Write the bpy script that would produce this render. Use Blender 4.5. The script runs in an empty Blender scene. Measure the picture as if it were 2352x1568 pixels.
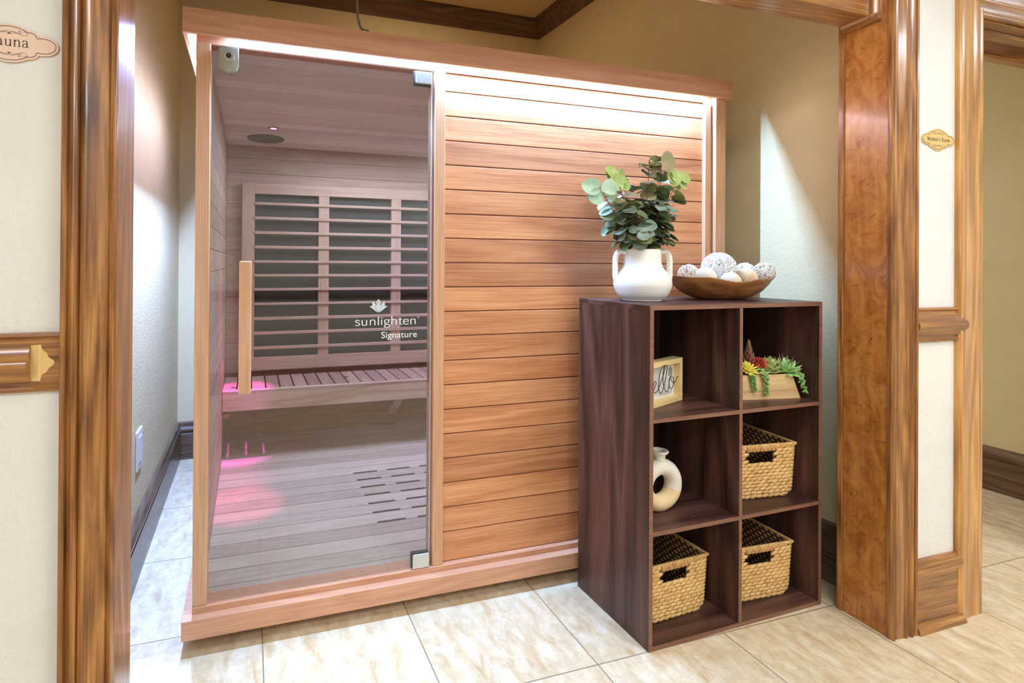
import bpy, bmesh, math, random
from mathutils import Vector, Matrix, noise
R_ = math.radians
pi = math.pi
scene = bpy.context.scene
C = scene.collection

# ------------------------------------------------------------------ camera
IMW, IMH = 2352, 1568
yaw, pitch, roll = 0.29437323536, 0.00267613385, 0.00643519042
FPX, PPX, PPY, HC = 1206.5795, 940.0, 599.954, 1.19
fwd = Vector((math.sin(yaw) * math.cos(pitch), math.cos(yaw) * math.cos(pitch), math.sin(pitch)))
r0 = Vector((math.cos(yaw), -math.sin(yaw), 0)); u0 = r0.cross(fwd)
rt = r0 * math.cos(roll) + u0 * math.sin(roll); up = -r0 * math.sin(roll) + u0 * math.cos(roll)
cam_d = bpy.data.cameras.new('camera'); cam = bpy.data.objects.new('camera', cam_d); C.objects.link(cam)
m = Matrix((( rt.x, up.x, -fwd.x, 0), (rt.y, up.y, -fwd.y, 0), (rt.z, up.z, -fwd.z, HC), (0, 0, 0, 1)))
cam.matrix_world = m
cam_d.sensor_width = 36; cam_d.sensor_fit = 'HORIZONTAL'; cam_d.lens = 36 * FPX / IMW
cam_d.shift_x = (IMW / 2 - PPX) / IMW; cam_d.shift_y = -(IMH / 2 - PPY) / IMW
cam_d.clip_start = 0.05
scene.camera = cam

# ------------------------------------------------------------------ world, lights, exposure
scene.view_settings.view_transform = 'Standard'; scene.view_settings.look = 'None'
scene.view_settings.gamma = 1; scene.view_settings.use_curve_mapping = False
scene.view_settings.exposure = 0.0
w = bpy.data.worlds.new('world'); scene.world = w; w.use_nodes = True
w.node_tree.nodes['Background'].inputs[0].default_value = (1, .93, .82, 1)
w.node_tree.nodes['Background'].inputs[1].default_value = 0.02

def area(name, loc, rot, sx, sy, power, col, spread=180):
    d = bpy.data.lights.new(name, 'AREA'); d.shape = 'RECTANGLE'; d.size = sx; d.size_y = sy
    d.energy = power; d.color = col; d.spread = R_(spread)
    o = bpy.data.objects.new(name, d); o.location = loc; o.rotation_euler = rot; C.objects.link(o)
    return o
HALL = (.96, 1.04, 1.16)
LED = (.46, .83, 1.58)
area('hall_ceiling_light_source', (-1.25, -1.0, 2.43), (0, 0, 0), 1.0, .5, 38, HALL)
area('hall_ceiling_light_source', (2.45, -1.0, 2.43), (0, 0, 0), 1.0, .5, 39, HALL)
area('hall_ceiling_light_source', (1.3, .35, 2.43), (0, 0, 0), .7, .4, 19, HALL)
area('hall_ceiling_light_source', (3.6, .2, 2.43), (0, 0, 0), .8, .5, 17, HALL)
area('alcove_fill_source', (1.0, 2.7, 2.94), (0, 0, 0), .4, .3, 5.0, (1, .84, .58))  # added fill without a fixture, lifts the dark upper alcove
area('side_room_light_source', (3.1, 3.2, 2.6), (0, 0, 0), .6, .6, 20, (.95, 1.04, 1.22))
# the lit strips under the sauna roof
area('led_front_source', (.880, 1.7220, 1.9045), (0, 0, 0), 1.84, .005, 37, LED, 165)
area('led_side_source', (-.1755, 2.30, 1.9045), (0, 0, 0), .006, 1.02, 40, (.50, .80, 1.75), 145)
# chromotherapy lamps in the sauna ceiling, then an added cabin fill
def spot(name, loc, target, power, col, ang, blend=.6, rad=.02):
    d = bpy.data.lights.new(name, 'SPOT'); d.energy = power; d.color = col; d.spot_size = R_(ang); d.spot_blend = blend
    d.shadow_soft_size = rad
    o = bpy.data.objects.new(name, d); o.location = loc; C.objects.link(o)
    o.rotation_euler = (Vector(target) - Vector(loc)).to_track_quat('-Z', 'Y').to_euler()
spot('pink_lamp_source', (.115, 2.86, 1.895), (-.03, 3.02, .49), 240, (1, .08, .78), 15, .7)
spot('pink_lamp_source', (.113, 2.86, 1.895), (-.03, 2.42, .12), 110, (1, .12, .34), 13, .6)
spot('pink_lamp_source', (.111, 2.86, 1.895), (-.16, 2.72, .30), 70, (1, .08, .40), 22, .8)
spot('violet_lamp_source', (1.45, 2.80, 1.895), (1.15, 2.9, .2), 50, (.45, .25, 1), 110, .8)
area('sauna_fill_source', (.75, 2.75, 1.885), (0, 0, 0), .9, .5, 19.0, (.80, .98, 1.14))  # added fill, not a real lamp; brightens the cabin interior

# ------------------------------------------------------------------ materials
def s2l(c):
    return tuple(((x / 255) / 12.92 if x <= 10 else ((x / 255 + .055) / 1.055) ** 2.4) for x in c)
class NT:
    def __init__(s, name):
        s.m = bpy.data.materials.new(name); s.m.use_nodes = True; s.t = s.m.node_tree; s.n = s.t.nodes
        s.b = s.n['Principled BSDF']; s.out = s.n['Material Output']
    def node(s, typ, **k):
        x = s.n.new(typ)
        for a, v in k.items(): setattr(x, a, v)
        return x
    def link(s, a, b): s.t.links.new(a, b)
    def put(s, sock, v):
        if hasattr(v, 'links') or isinstance(v, bpy.types.NodeSocket): s.link(v, sock)
        else: sock.default_value = v
    def math(s, op, a, b=0.0, c=0.0, clamp=False):
        x = s.node('ShaderNodeMath', operation=op, use_clamp=clamp)
        s.put(x.inputs[0], a); s.put(x.inputs[1], b); s.put(x.inputs[2], c)
        return x.outputs[0]
    def coords(s, kind='Object'): return s.node('ShaderNodeTexCoord').outputs[kind]
    def sep(s, v):
        x = s.node('ShaderNodeSeparateXYZ'); s.link(v, x.inputs[0]); return x.outputs
    def comb(s, a, b, c):
        x = s.node('ShaderNodeCombineXYZ')
        for i, v in enumerate((a, b, c)): s.put(x.inputs[i], v)
        return x.outputs[0]
    def map(s, v, scale=(1, 1, 1), loc=(0, 0, 0), rot=(0, 0, 0)):
        x = s.node('ShaderNodeMapping'); s.link(v, x.inputs[0])
        x.inputs['Scale'].default_value = scale; x.inputs['Location'].default_value = loc; x.inputs['Rotation'].default_value = rot
        return x.outputs[0]
    def noise(s, v, scale, detail=3, rough=.5, dist=0.0):
        x = s.node('ShaderNodeTexNoise'); s.link(v, x.inputs['Vector'])
        x.inputs['Scale'].default_value = scale; x.inputs['Detail'].default_value = detail
        x.inputs['Roughness'].default_value = rough; x.inputs['Distortion'].default_value = dist
        return x.outputs['Fac']
    def wave(s, v, scale, dist, detail=2, dscale=1, direction='X'):
        x = s.node('ShaderNodeTexWave', wave_type='BANDS', bands_direction=direction); s.link(v, x.inputs['Vector'])
        x.inputs['Scale'].default_value = scale; x.inputs['Distortion'].default_value = dist
        x.inputs['Detail'].default_value = detail; x.inputs['Detail Scale'].default_value = dscale
        return x.outputs['Fac']
    def ramp(s, f, stops, interp='LINEAR'):
        x = s.node('ShaderNodeValToRGB'); s.link(f, x.inputs[0]); e = x.color_ramp.elements; x.color_ramp.interpolation = interp
        while len(e) < len(stops): e.new(.5)
        for i, (p, c) in enumerate(stops):
            e[i].position = p; e[i].color = (*c, 1) if len(c) == 3 else c
        return x.outputs[0]
    def mix(s, f, a, b, mode='MIX'):
        x = s.node('ShaderNodeMix', data_type='RGBA', blend_type=mode)
        s.put(x.inputs[0], f)
        for i, v in ((6, a), (7, b)):
            if isinstance(v, tuple): x.inputs[i].default_value = (*v[:3], 1)
            else: s.link(v, x.inputs[i])
        return x.outputs[2]
    def bump(s, h, strength=.3, dist=.002, prev=None):
        x = s.node('ShaderNodeBump'); s.link(h, x.inputs['Height'])
        x.inputs['Strength'].default_value = strength; x.inputs['Distance'].default_value = dist
        if prev is not None: s.link(prev, x.inputs['Normal'])
        return x.outputs[0]
    def set(s, col=None, rough=None, metal=None, normal=None, coat=None, spec=None):
        b = s.b
        if col is not None: s.put(b.inputs['Base Color'], (*col, 1) if isinstance(col, tuple) else col)
        if rough is not None: s.put(b.inputs['Roughness'], rough)
        if metal is not None: b.inputs['Metallic'].default_value = metal
        if normal is not None: s.link(normal, b.inputs['Normal'])
        if coat is not None: b.inputs['Coat Weight'].default_value = coat; b.inputs['Coat Roughness'].default_value = .12
        if spec is not None: b.inputs['Specular IOR Level'].default_value = spec
        return s.m

def plain(name, rgb, rough=.5, metal=0, var=.0, vs=40, bump=0, coat=None):
    t = NT(name); c = s2l(rgb)
    col = c
    nv = None
    if var or bump:
        n = t.noise(t.coords(), vs, 4, .6)
        if var:
            col = t.ramp(n, [(.3, tuple(x * (1 - var) for x in c)), (.7, tuple(min(1, x * (1 + var)) for x in c))])
        if bump: nv = t.bump(n, bump, .002)
    return t.set(col, rough, metal, nv, coat)

def wood(name, light, mid, dark, axis='X', fine=90, figure=3.0, rough=.5, coat=None, boards=False, figamt=.5, knots=0, blotch=0, bumpv=.12, con=.32):
    """straight-grained timber, grain along axis; 'bd' attribute offsets each board"""
    t = NT(name); v = t.coords()
    if boards:
        a = t.node('ShaderNodeAttribute', attribute_name='bd')
        off = t.math('MULTIPLY', a.outputs['Fac'], 37.0)
        vm = t.node('ShaderNodeVectorMath', operation='ADD'); t.link(v, vm.inputs[0]); t.link(t.comb(off, off, off), vm.inputs[1]); v = vm.outputs[0]
    k = {'X': 0, 'Y': 1, 'Z': 2}[axis]
    def sc(al, ac): q = [ac, ac, ac]; q[k] = al; return tuple(q)
    fine_n = t.noise(t.map(v, sc(5.0, fine * 2.4)), 1.0, 5, .62)
    warp = t.noise(t.map(v, sc(.55, 6.0)), 1.0, 2, .5, .2)
    rings = t.math('FRACT', t.math('MULTIPLY', warp, figure * 4))
    rings = t.math('ABSOLUTE', t.math('SUBTRACT', t.math('MULTIPLY', rings, 2), 1))
    f = t.math('ADD', t.math('MULTIPLY', fine_n, 1 - figamt), t.math('MULTIPLY', rings, figamt))
    l, d_, mm = s2l(light), s2l(dark), s2l(mid)
    col = t.ramp(f, [(.5 - con, d_), (.5, mm), (.5 + con, l)])
    if boards:
        g = t.math('FRACT', t.math('MULTIPLY', a.outputs['Fac'], 7.31))
        col = t.mix(1.0, col, t.ramp(g, [(0, (.80, .76, .73)), (.5, (.96, .95, .93)), (1, (1.08, 1.05, 1.0))]), 'MULTIPLY')
    if blotch:
        bn = t.noise(t.map(v, sc(3.4, 22.0)), 1.0, 5, .7, .8)
        col = t.mix(t.math('MULTIPLY', t.ramp(bn, [(.42, (0, 0, 0)), (.72, (1, 1, 1))]), blotch), col, s2l(dark))
    if knots:
        vv = t.node('ShaderNodeTexVoronoi'); t.link(t.map(v, sc(1.6, 5.5)), vv.inputs['Vector']); vv.inputs['Scale'].default_value = 1
        kn = t.ramp(vv.outputs['Distance'], [(.04, (1, 1, 1)), (.16, (0, 0, 0))])
        col = t.mix(t.math('MULTIPLY', kn, knots), col, tuple(x * .35 for x in s2l(dark)))
    nv = t.bump(fine_n, bumpv, .0012)
    return t.set(col, rough, None, nv, coat)

def paint(name, rgb, strength=.5, scale=42):
    t = NT(name); v = t.coords()
    n = t.noise(v, scale * 1.7, 3, .5, .15); n2 = t.noise(v, 9, 2, .5)
    h = t.math('ADD', t.ramp(n, [(.42, (0, 0, 0)), (.62, (1, 1, 1))]), t.math('MULTIPLY', n2, .5))
    c = s2l(rgb)
    col = t.ramp(n2, [(.3, tuple(x * .97 for x in c)), (.7, tuple(min(1, x * 1.02) for x in c))])
    return t.set(col, .62, None, t.bump(h, strength * .62, .0018))

def tile_mat():
    t = NT('travertine_tile'); v = t.coords(); x, y, z = t.sep(v)
    P, Q = .476, .474
    ux = t.math('DIVIDE', t.math('ADD', x, -.0455 + 40 * P), P); uy = t.math('DIVIDE', t.math('ADD', y, -1.332 + 40 * Q), Q)
    def edge(u, pitch):
        f = t.math('FRACT', u); d = t.math('MINIMUM', f, t.math('SUBTRACT', 1, f)); return t.math('MULTIPLY', d, pitch)
    dmin = t.math('MINIMUM', edge(ux, P), edge(uy, Q))
    grout = t.ramp(t.math('MULTIPLY', dmin, 100), [(.10, (1, 1, 1)), (.26, (0, 0, 0))])
    idv = t.comb(t.math('FLOOR', ux), t.math('FLOOR', uy), 0)
    wn = t.node('ShaderNodeTexWhiteNoise'); t.link(idv, wn.inputs['Vector'])
    off = t.node('ShaderNodeVectorMath', operation='MULTIPLY_ADD')
    t.link(wn.outputs['Color'], off.inputs[0]); off.inputs[1].default_value = (9, 9, 9); t.link(v, off.inputs[2])
    vv = off.outputs[0]
    vr = t.map(vv, (16, 6, 1), (0, 0, 0), (0, 0, R_(62)))
    n1 = t.noise(vr, 1.6, 5, .62, .5); n2 = t.noise(vv, 22, 5, .7); n3 = t.noise(vv, 90, 3, .7)
    base = t.ramp(n1, [(.25, s2l((200, 166, 122))), (.42, s2l((222, 200, 162))), (.6, s2l((234, 220, 190))), (.8, s2l((244, 236, 216)))])
    base = t.mix(t.math('MULTIPLY', t.ramp(n2, [(.45, (0, 0, 0)), (.75, (1, 1, 1))]), .55), base, s2l((184, 154, 112)))
    base = t.mix(t.math('MULTIPLY', t.ramp(n3, [(.60, (0, 0, 0)), (.72, (1, 1, 1))]), .3), base, s2l((150, 125, 96)))
    tint = t.ramp(wn.outputs['Value'], [(0, (.93, .92, .91)), (1, (1.03, 1.02, 1.0))])
    base = t.mix(1.0, base, tint, 'MULTIPLY')
    col = t.mix(grout, base, s2l((140, 124, 100)))
    h = t.math('SUBTRACT', t.math('MULTIPLY', n2, .25), t.math('MULTIPLY', grout, 1.0))
    return t.set(col, t.math('ADD', t.math('MULTIPLY', grout, .4), .34), None, t.bump(h, .35, .002), None, .4)

def glass_mat(name='tinted_glass', tint=(.86, .86, .875)):
    t = NT(name); t.n.remove(t.b)
    tr = t.node('ShaderNodeBsdfTransparent'); tr.inputs[0].default_value = (*tint, 1)
    gl = t.node('ShaderNodeBsdfGlossy'); gl.inputs['Roughness'].default_value = .0; gl.inputs[0].default_value = (1, 1, 1, 1)
    fr = t.node('ShaderNodeFresnel'); fr.inputs[0].default_value = 1.5
    geo = t.node('ShaderNodeNewGeometry')
    f = t.math('MULTIPLY', fr.outputs[0], t.math('SUBTRACT', 1, geo.outputs['Backfacing']))
    mx = t.node('ShaderNodeMixShader'); t.link(t.math('MULTIPLY', f, 2.2, clamp=True), mx.inputs[0]); t.link(tr.outputs[0], mx.inputs[1]); t.link(gl.outputs[0], mx.inputs[2])
    t.link(mx.outputs[0], t.out.inputs[0]); return t.m

def emit(name, col, st):
    t = NT(name); t.b.inputs['Base Color'].default_value = (*col, 1)
    t.b.inputs['Emission Color'].default_value = (*col, 1); t.b.inputs['Emission Strength'].default_value = st
    return t.m

M = {}
M['wall_white'] = paint('white_textured_wall', (229, 226, 218))
M['wall_tan'] = paint('cream_textured_wall', (226, 208, 162), .45, 48)
M['ceiling'] = paint('ceiling_paint', (228, 214, 184), .2, 60)
M['tile'] = tile_mat()
ced = ((224, 174, 140), (206, 152, 117), (178, 122, 88))
M['cedarX'] = wood('sauna_timber_x', *ced, axis='X', fine=130, figamt=.16, rough=.48)
M['cedarZ'] = wood('sauna_timber_z', (222, 180, 142), (206, 158, 118), (180, 130, 92), axis='Z', fine=150, figamt=.12, rough=.48)
M['cedarY'] = wood('sauna_timber_y', *ced, axis='Y', fine=130, figamt=.16, rough=.5)
M['clad'] = wood('sauna_cladding', (226, 168, 122), (208, 144, 98), (174, 108, 68), axis='X', fine=75, figure=1.3, figamt=.22, rough=.45, boards=True, con=.25)
M['inX'] = wood('sauna_lining', (206, 180, 164), (190, 160, 144), (160, 130, 114), axis='X', fine=110, figamt=.2, rough=.6, boards=True)
M['linX'] = wood('heater_frame_x', (206, 176, 160), (190, 156, 140), (160, 126, 110), axis='X', fine=110, figamt=.15, rough=.55)
M['linZ'] = wood('heater_frame_z', (206, 176, 160), (190, 156, 140), (160, 126, 110), axis='Z', fine=110, figamt=.15, rough=.55)
M['inY'] = wood('sauna_lining_y', (206, 180, 164), (190, 160, 144), (160, 130, 114), axis='Y', fine=110, figamt=.2, rough=.6, boards=True)
M['inFloor'] = wood('sauna_floorboards', (226, 218, 208), (212, 203, 192), (186, 174, 160), axis='X', fine=90, figamt=.2, rough=.55, boards=True)
M['bench'] = wood('bench_timber', (232, 214, 194), (218, 198, 176), (188, 162, 138), axis='X', fine=60, figure=1.6, figamt=.4, rough=.5)
alder = ((204, 148, 82), (158, 104, 52), (92, 54, 22))
M['alderZ'] = wood('stained_alder_z', *alder, axis='Z', fine=70, figamt=.22, rough=.3, coat=.45, blotch=.62, knots=.8, con=.25)
M['alderX'] = wood('stained_alder_x', *alder, axis='X', fine=70, figamt=.22, rough=.3, coat=.45, blotch=.5, knots=.6, con=.25)
M['alderY'] = wood('stained_alder_y', *alder, axis='Y', fine=70, figamt=.22, rough=.3, coat=.4, blotch=.5, con=.25)
def burl():
    t = NT('figured_birch_jamb'); v = t.coords()
    n = t.noise(t.map(v, (1, 9, 5)), 1.6, 6, .72, 1.3); f = t.noise(t.map(v, (60, 60, 3)), 1.0, 4, .6)
    g = t.math('ADD', t.math('MULTIPLY', n, .72), t.math('MULTIPLY', f, .28))
    col = t.ramp(g, [(.30, s2l((112, 58, 20))), (.42, s2l((162, 98, 42))), (.55, s2l((190, 124, 60))), (.72, s2l((214, 156, 88)))])
    k2 = t.noise(t.map(v, (1, 16, 26)), 1.0, 5, .75, 1.6)
    col = t.mix(t.ramp(k2, [(.57, (0, 0, 0)), (.70, (.8, .8, .8))]), col, s2l((96, 46, 14)))
    return t.set(col, .26, None, t.bump(f, .05, .001), .6)
M['burl'] = burl()
M['alder_light'] = wood('stained_alder_light', (226, 174, 100), (196, 140, 72), (138, 88, 38), axis='Z', fine=70, figamt=.25, rough=.32, coat=.4, blotch=.45, knots=.7, con=.25)
M['rawwood'] = wood('raw_pine', (238, 206, 140), (226, 190, 122), (200, 160, 92), axis='Z', fine=80, figamt=.1, rough=.7)
M['darkbaseX'] = wood('dark_stained_baseboard_x', (134, 104, 78), (102, 76, 54), (58, 40, 26), axis='X', fine=60, figamt=.3, rough=.4, coat=.3)
M['darkbaseY'] = wood('dark_stained_baseboard_y', (134, 104, 78), (102, 76, 54), (58, 40, 26), axis='Y', fine=60, figamt=.3, rough=.4, coat=.3)
wal = ((110, 74, 62), (78, 50, 41), (42, 26, 20))
M['walZ'] = wood('walnut_laminate_z', *wal, axis='Z', fine=80, figure=1.3, figamt=.34, rough=.42, bumpv=.03, con=.24)
M['walX'] = wood('walnut_laminate_x', *wal, axis='X', fine=80, figure=1.3, figamt=.34, rough=.42, bumpv=.03, con=.24)
M['waledge'] = wood('walnut_edge_band', (148, 106, 84), (128, 88, 68), (104, 68, 52), axis='X', fine=30, figamt=.1, rough=.5, bumpv=.02)
M['heater'] = plain('heater_panel', (42, 46, 46), .55, 0, .06, 200)
M['glass'] = glass_mat()
M['glassedge'] = plain('polished_glass_edge', (196, 190, 206), .15, 0)
M['chrome'] = plain('brushed_nickel', (206, 208, 204), .28, 1)
M['nickel'] = plain('satin_nickel', (176, 176, 160), .32, .9)
M['darkmetal'] = plain('dark_metal', (70, 70, 66), .4, .6)
M['decal'] = plain('white_decal', (244, 246, 246), .5)
M['decalgrey'] = plain('grey_decal', (205, 214, 216), .5)
M['ceramic'] = plain('matte_white_ceramic', (240, 236, 226), .62, 0, .02, 30, .05)
M['ceramic_glaze'] = plain('white_glaze', (246, 244, 240), .4)
M['speaker'] = plain('speaker_mesh', (104, 104, 92), .6, 0, .2, 900)
M['rod'] = plain('grey_rod', (150, 146, 140), .4, .5)
M['plastic'] = plain('ivory_plastic', (240, 236, 228), .4)
M['soil'] = plain('dark_soil', (60, 45, 32), .9)

# ------------------------------------------------------------------ mesh helpers
class B:
    def __init__(s): s.bm = bmesh.new(); s.bd = None
    def layer(s):
        if s.bd is None: s.bd = s.bm.verts.layers.float.new('bd')
        return s.bd
    def box(s, x0, x1, y0, y1, z0, z1, bev=0, bd=None, seg=2):
        if bd is not None: L = s.layer()
        r = bmesh.ops.create_cube(s.bm, size=1); vs = r['verts']
        for v in vs: v.co = Vector(((x0 + x1) / 2 + v.co.x * (x1 - x0), (y0 + y1) / 2 + v.co.y * (y1 - y0), (z0 + z1) / 2 + v.co.z * (z1 - z0)))
        if bd is not None:
            for v in vs: v[L] = bd
        if bev:
            es = list({e for v in vs for e in v.link_edges})
            r2 = bmesh.ops.bevel(s.bm, geom=es, offset=bev, segments=seg, profile=.5, affect='EDGES')
            if bd is not None:
                for v in r2['verts']: v[L] = bd
        return s
    def prism(s, pts, a, b, axis='Z'):
        """pts: 2-D outline; extruded along axis from a to b. axis Z: (x,y); X: (y,z); Y: (x,z)"""
        f = {'Z': lambda p, t: (p[0], p[1], t), 'X': lambda p, t: (t, p[0], p[1]), 'Y': lambda p, t: (p[0], t, p[1])}[axis]
        A = [s.bm.verts.new(f(p, a)) for p in pts]; Bv = [s.bm.verts.new(f(p, b)) for p in pts]
        n = len(pts)
        s.bm.faces.new(A); s.bm.faces.new(Bv[::-1])
        for i in range(n): s.bm.faces.new((A[i], Bv[i], Bv[(i + 1) % n], A[(i + 1) % n]))
        return s
    def loft(s, rings, closed=True, cap=True):
        V = [[s.bm.verts.new(p) for p in r] for r in rings]; n = len(V[0])
        for i in range(len(V) - 1):
            for j in range(n if closed else n - 1):
                s.bm.faces.new((V[i][j], V[i][(j + 1) % n], V[i + 1][(j + 1) % n], V[i + 1][j]))
        if cap and closed: s.bm.faces.new(V[0][::-1]); s.bm.faces.new(V[-1])
        return s
    def lathe(s, prof, n=40, c=(0, 0, 0)):
        V = []
        for r, z in prof:
            if r < 1e-5: V.append([s.bm.verts.new((c[0], c[1], c[2] + z))])
            else: V.append([s.bm.verts.new((c[0] + r * math.cos(2 * pi * k / n), c[1] + r * math.sin(2 * pi * k / n), c[2] + z)) for k in range(n)])
        for a, b in zip(V, V[1:]):
            for k in range(n):
                k2 = (k + 1) % n
                if len(a) == 1 and len(b) == 1: continue
                if len(a) == 1: s.bm.faces.new((a[0], b[k2], b[k]))
                elif len(b) == 1: s.bm.faces.new((a[k], a[k2], b[0]))
                else: s.bm.faces.new((a[k], a[k2], b[k2], b[k]))
        return s
    def tube(s, pts, r, n=8, closed=False, caps=True):
        pts = [Vector(p) for p in pts]; N = len(pts); rr = r if callable(r) else (lambda q: r)
        rings = []; prev = None
        for i, p in enumerate(pts):
            if closed: t = pts[(i + 1) % N] - pts[(i - 1) % N]
            else: t = pts[min(i + 1, N - 1)] - pts[max(i - 1, 0)]
            t.normalize()
            if prev is None:
                a = Vector((0, 0, 1)) if abs(t.z) < .9 else Vector((1, 0, 0)); u = t.cross(a).normalized()
            else: u = (prev - t * prev.dot(t)).normalized()
            prev = u; v = t.cross(u); q = rr(i / max(1, N - 1))
            rings.append([p + (u * math.cos(2 * pi * k / n) + v * math.sin(2 * pi * k / n)) * q for k in range(n)])
        if closed: rings.append(rings[0])
        if closed:
            V = [[s.bm.verts.new(p) for p in rg] for rg in rings[:-1]]
            for i in range(len(V)):
                a, b = V[i], V[(i + 1) % len(V)]
                for k in range(n): s.bm.faces.new((a[k], a[(k + 1) % n], b[(k + 1) % n], b[k]))
        else: s.loft(rings, True, caps)
        return s
    def ell(s, c, rx, ry, rz, rot=None, seg=8, rings=6):
        r = bmesh.ops.create_uvsphere(s.bm, u_segments=seg, v_segments=rings, radius=1)
        for v in r['verts']:
            p = Vector((v.co.x * rx, v.co.y * ry, v.co.z * rz))
            if rot is not None: p = rot @ p
            v.co = p + Vector(c)
        return s
    def grid(s, fn, nu, nv):
        V = [[s.bm.verts.new(fn(i / nu, j / nv)) for j in range(nv + 1)] for i in range(nu + 1)]
        for i in range(nu):
            for j in range(nv): s.bm.faces.new((V[i][j], V[i + 1][j], V[i + 1][j + 1], V[i][j + 1]))
        return s
    def ribbon(s, pts, f, w):
        """flat ribbon; pts 2-D, f maps (x,z) to 3-D, w = width function of direction"""
        n = len(pts); L = []; Rr = []
        for i in range(n):
            a = pts[max(i - 1, 0)]; b = pts[min(i + 1, n - 1)]
            d = (b[0] - a[0], b[1] - a[1]); q = math.hypot(*d) or 1; d = (d[0] / q, d[1] / q); ww = w(d) / 2
            L.append(s.bm.verts.new(f(pts[i][0] - d[1] * ww, pts[i][1] + d[0] * ww)))
            Rr.append(s.bm.verts.new(f(pts[i][0] + d[1] * ww, pts[i][1] - d[0] * ww)))
        for i in range(n - 1): s.bm.faces.new((L[i], Rr[i], Rr[i + 1], L[i + 1]))
        return s

def obj(name, b, mat, parent=None, smooth=False, shift=True, solid=0):
    """link the mesh; verts are in world coordinates unless the parent carries a 'local' flag"""
    me = bpy.data.meshes.new(name)
    bm = b.bm
    bmesh.ops.recalc_face_normals(bm, faces=bm.faces) if shift != 'flat' else None
    o = bpy.data.objects.new(name, me); C.objects.link(o)
    if parent is not None:
        o.parent = parent
        top = parent
        off = Vector((0, 0, 0))
        if not top.get('_local'):
            r = parent
            while r.parent is not None: r = r.parent
            off = Vector(r['_o'])
        bmesh.ops.translate(bm, verts=bm.verts, vec=-off)
        if top.get('_local'): o['_local'] = 1
    else:
        xs = [v.co for v in bm.verts]
        mn = Vector((min(v.x for v in xs), min(v.y for v in xs), min(v.z for v in xs))); mx = Vector((max(v.x for v in xs), max(v.y for v in xs), max(v.z for v in xs)))
        og = Vector(((mn.x + mx.x) / 2, (mn.y + mx.y) / 2, mn.z)) if shift else Vector((0, 0, 0))
        if shift is True: bmesh.ops.translate(bm, verts=bm.verts, vec=-og); o.location = og; o['_o'] = tuple(og)
        else: o['_o'] = (0, 0, 0)
    bm.to_mesh(me); bm.free()
    mats = mat if isinstance(mat, (list, tuple)) else [mat]
    for q in mats: me.materials.append(q)
    if smooth:
        for p in me.polygons: p.use_smooth = True
        if smooth != 'all':
            try:
                me.set_sharp_from_angle(angle=R_(40))
            except Exception: pass
    return o
def thing(name, label, cat, loc, rz=0, group=None, local=False):
    o = bpy.data.objects.new(name, None); C.objects.link(o); o.location = loc; o.rotation_euler = (0, 0, rz); o.empty_display_size = .05
    o['label'] = label; o['category'] = cat; o['_o'] = tuple(loc)
    if local: o['_local'] = 1
    if group: o['group'] = group
    return o
def tag(o, label, cat, group=None):
    o['label'] = label; o['category'] = cat
    if group: o['group'] = group
    return o
def struct(name, b, mat, parent=None, smooth=False):
    o = obj(name, b, mat, parent, smooth, shift=False)
    if parent is None: o['kind'] = 'structure'
    return o
def cr(pts, n=8, closed=False):
    """Catmull-Rom through points of any dimension"""
    P = [tuple(p) for p in pts]; N = len(P); out = []
    rng = range(N if closed else N - 1)
    for i in rng:
        g = lambda k: P[k % N] if closed else P[min(max(k, 0), N - 1)]
        a, b, c, d = g(i - 1), g(i), g(i + 1), g(i + 2)
        for k in range(n):
            t = k / n
            out.append(tuple(.5 * (2 * b[q] + (c[q] - a[q]) * t + (2 * a[q] - 5 * b[q] + 4 * c[q] - d[q]) * t * t + (-a[q] + 3 * b[q] - 3 * c[q] + d[q]) * t ** 3) for q in range(len(b))))
    if not closed: out.append(P[-1])
    return out

# ------------------------------------------------------------------ the setting
HT = 2.95
struct('floor', B().box(-3, 5.2, -1.6, 4.4, -.05, 0), M['tile'])
struct('ceiling', B().box(-3, 5.2, -1.6, 1.168, 2.46, 2.50), M['ceiling'])
struct('ceiling_alcove', B().box(-.6, 5.2, 1.31, 4.4, HT, HT + .05), M['wall_tan'])
struct('wall_left', B().box(-.56, -.411, 1.31, 3.58, 0, HT), M['wall_tan'])
struct('wall_back', B().box(-.56, 2.2, 3.432, 3.58, 0, HT), M['wall_tan'])
struct('wall_right', B().prism([(2.113, 1.31), (2.26, 1.31), (2.26, 3.432), (2.030, 3.432)], 0, HT), M['wall_tan'])
struct('wall_front_left', B().box(-3, -.2716, 1.168, 1.31, 0, HT), M['wall_white'])
struct('wall_front_right', B().box(1.983, 2.345, 1.168, 1.31, 0, HT), M['wall_white'])
struct('wall_front_top', B().box(-.2716, 1.983, 1.168, 1.31, 2.22, HT), M['wall_white'])
struct('wall_front_far_right', B().box(3.25, 5.2, 1.168, 1.31, 0, HT), M['wall_white'])
struct('wall_front_door_top', B().box(2.345, 3.25, 1.168, 1.31, 2.09, HT), M['wall_white'])
struct('wall_opposite', B().box(-3, 5.2, -1.6, -1.5, 0, 2.75), M['wall_white'])
struct('wall_hall_left', B().box(-3.1, -3, -1.6, 1.31, 0, 2.75), M['wall_white'])
struct('wall_hall_right', B().box(5.2, 5.3, -1.6, 4.4, 0, HT), M['wall_white'])
struct('wall_side_room', B().box(3.795, 3.9, 1.31, 4.4, 0, HT), M['wall_tan'])
struct('wall_side_room_back', B().box(2.26, 5.2, 4.3, 4.4, 0, HT), M['wall_tan'])

def base_prof(s, y0):  # baseboard outline (depth, z); s = direction out of the wall
    pts = [(0, 0), (.020, 0), (.020, .150), (.013, .157), (.013, .165), (.024, .172), (.024, .182), (.015, .196), (.012, .216), (0, .222)]
    return [(y0 + s * a, z) for a, z in pts]
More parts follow.
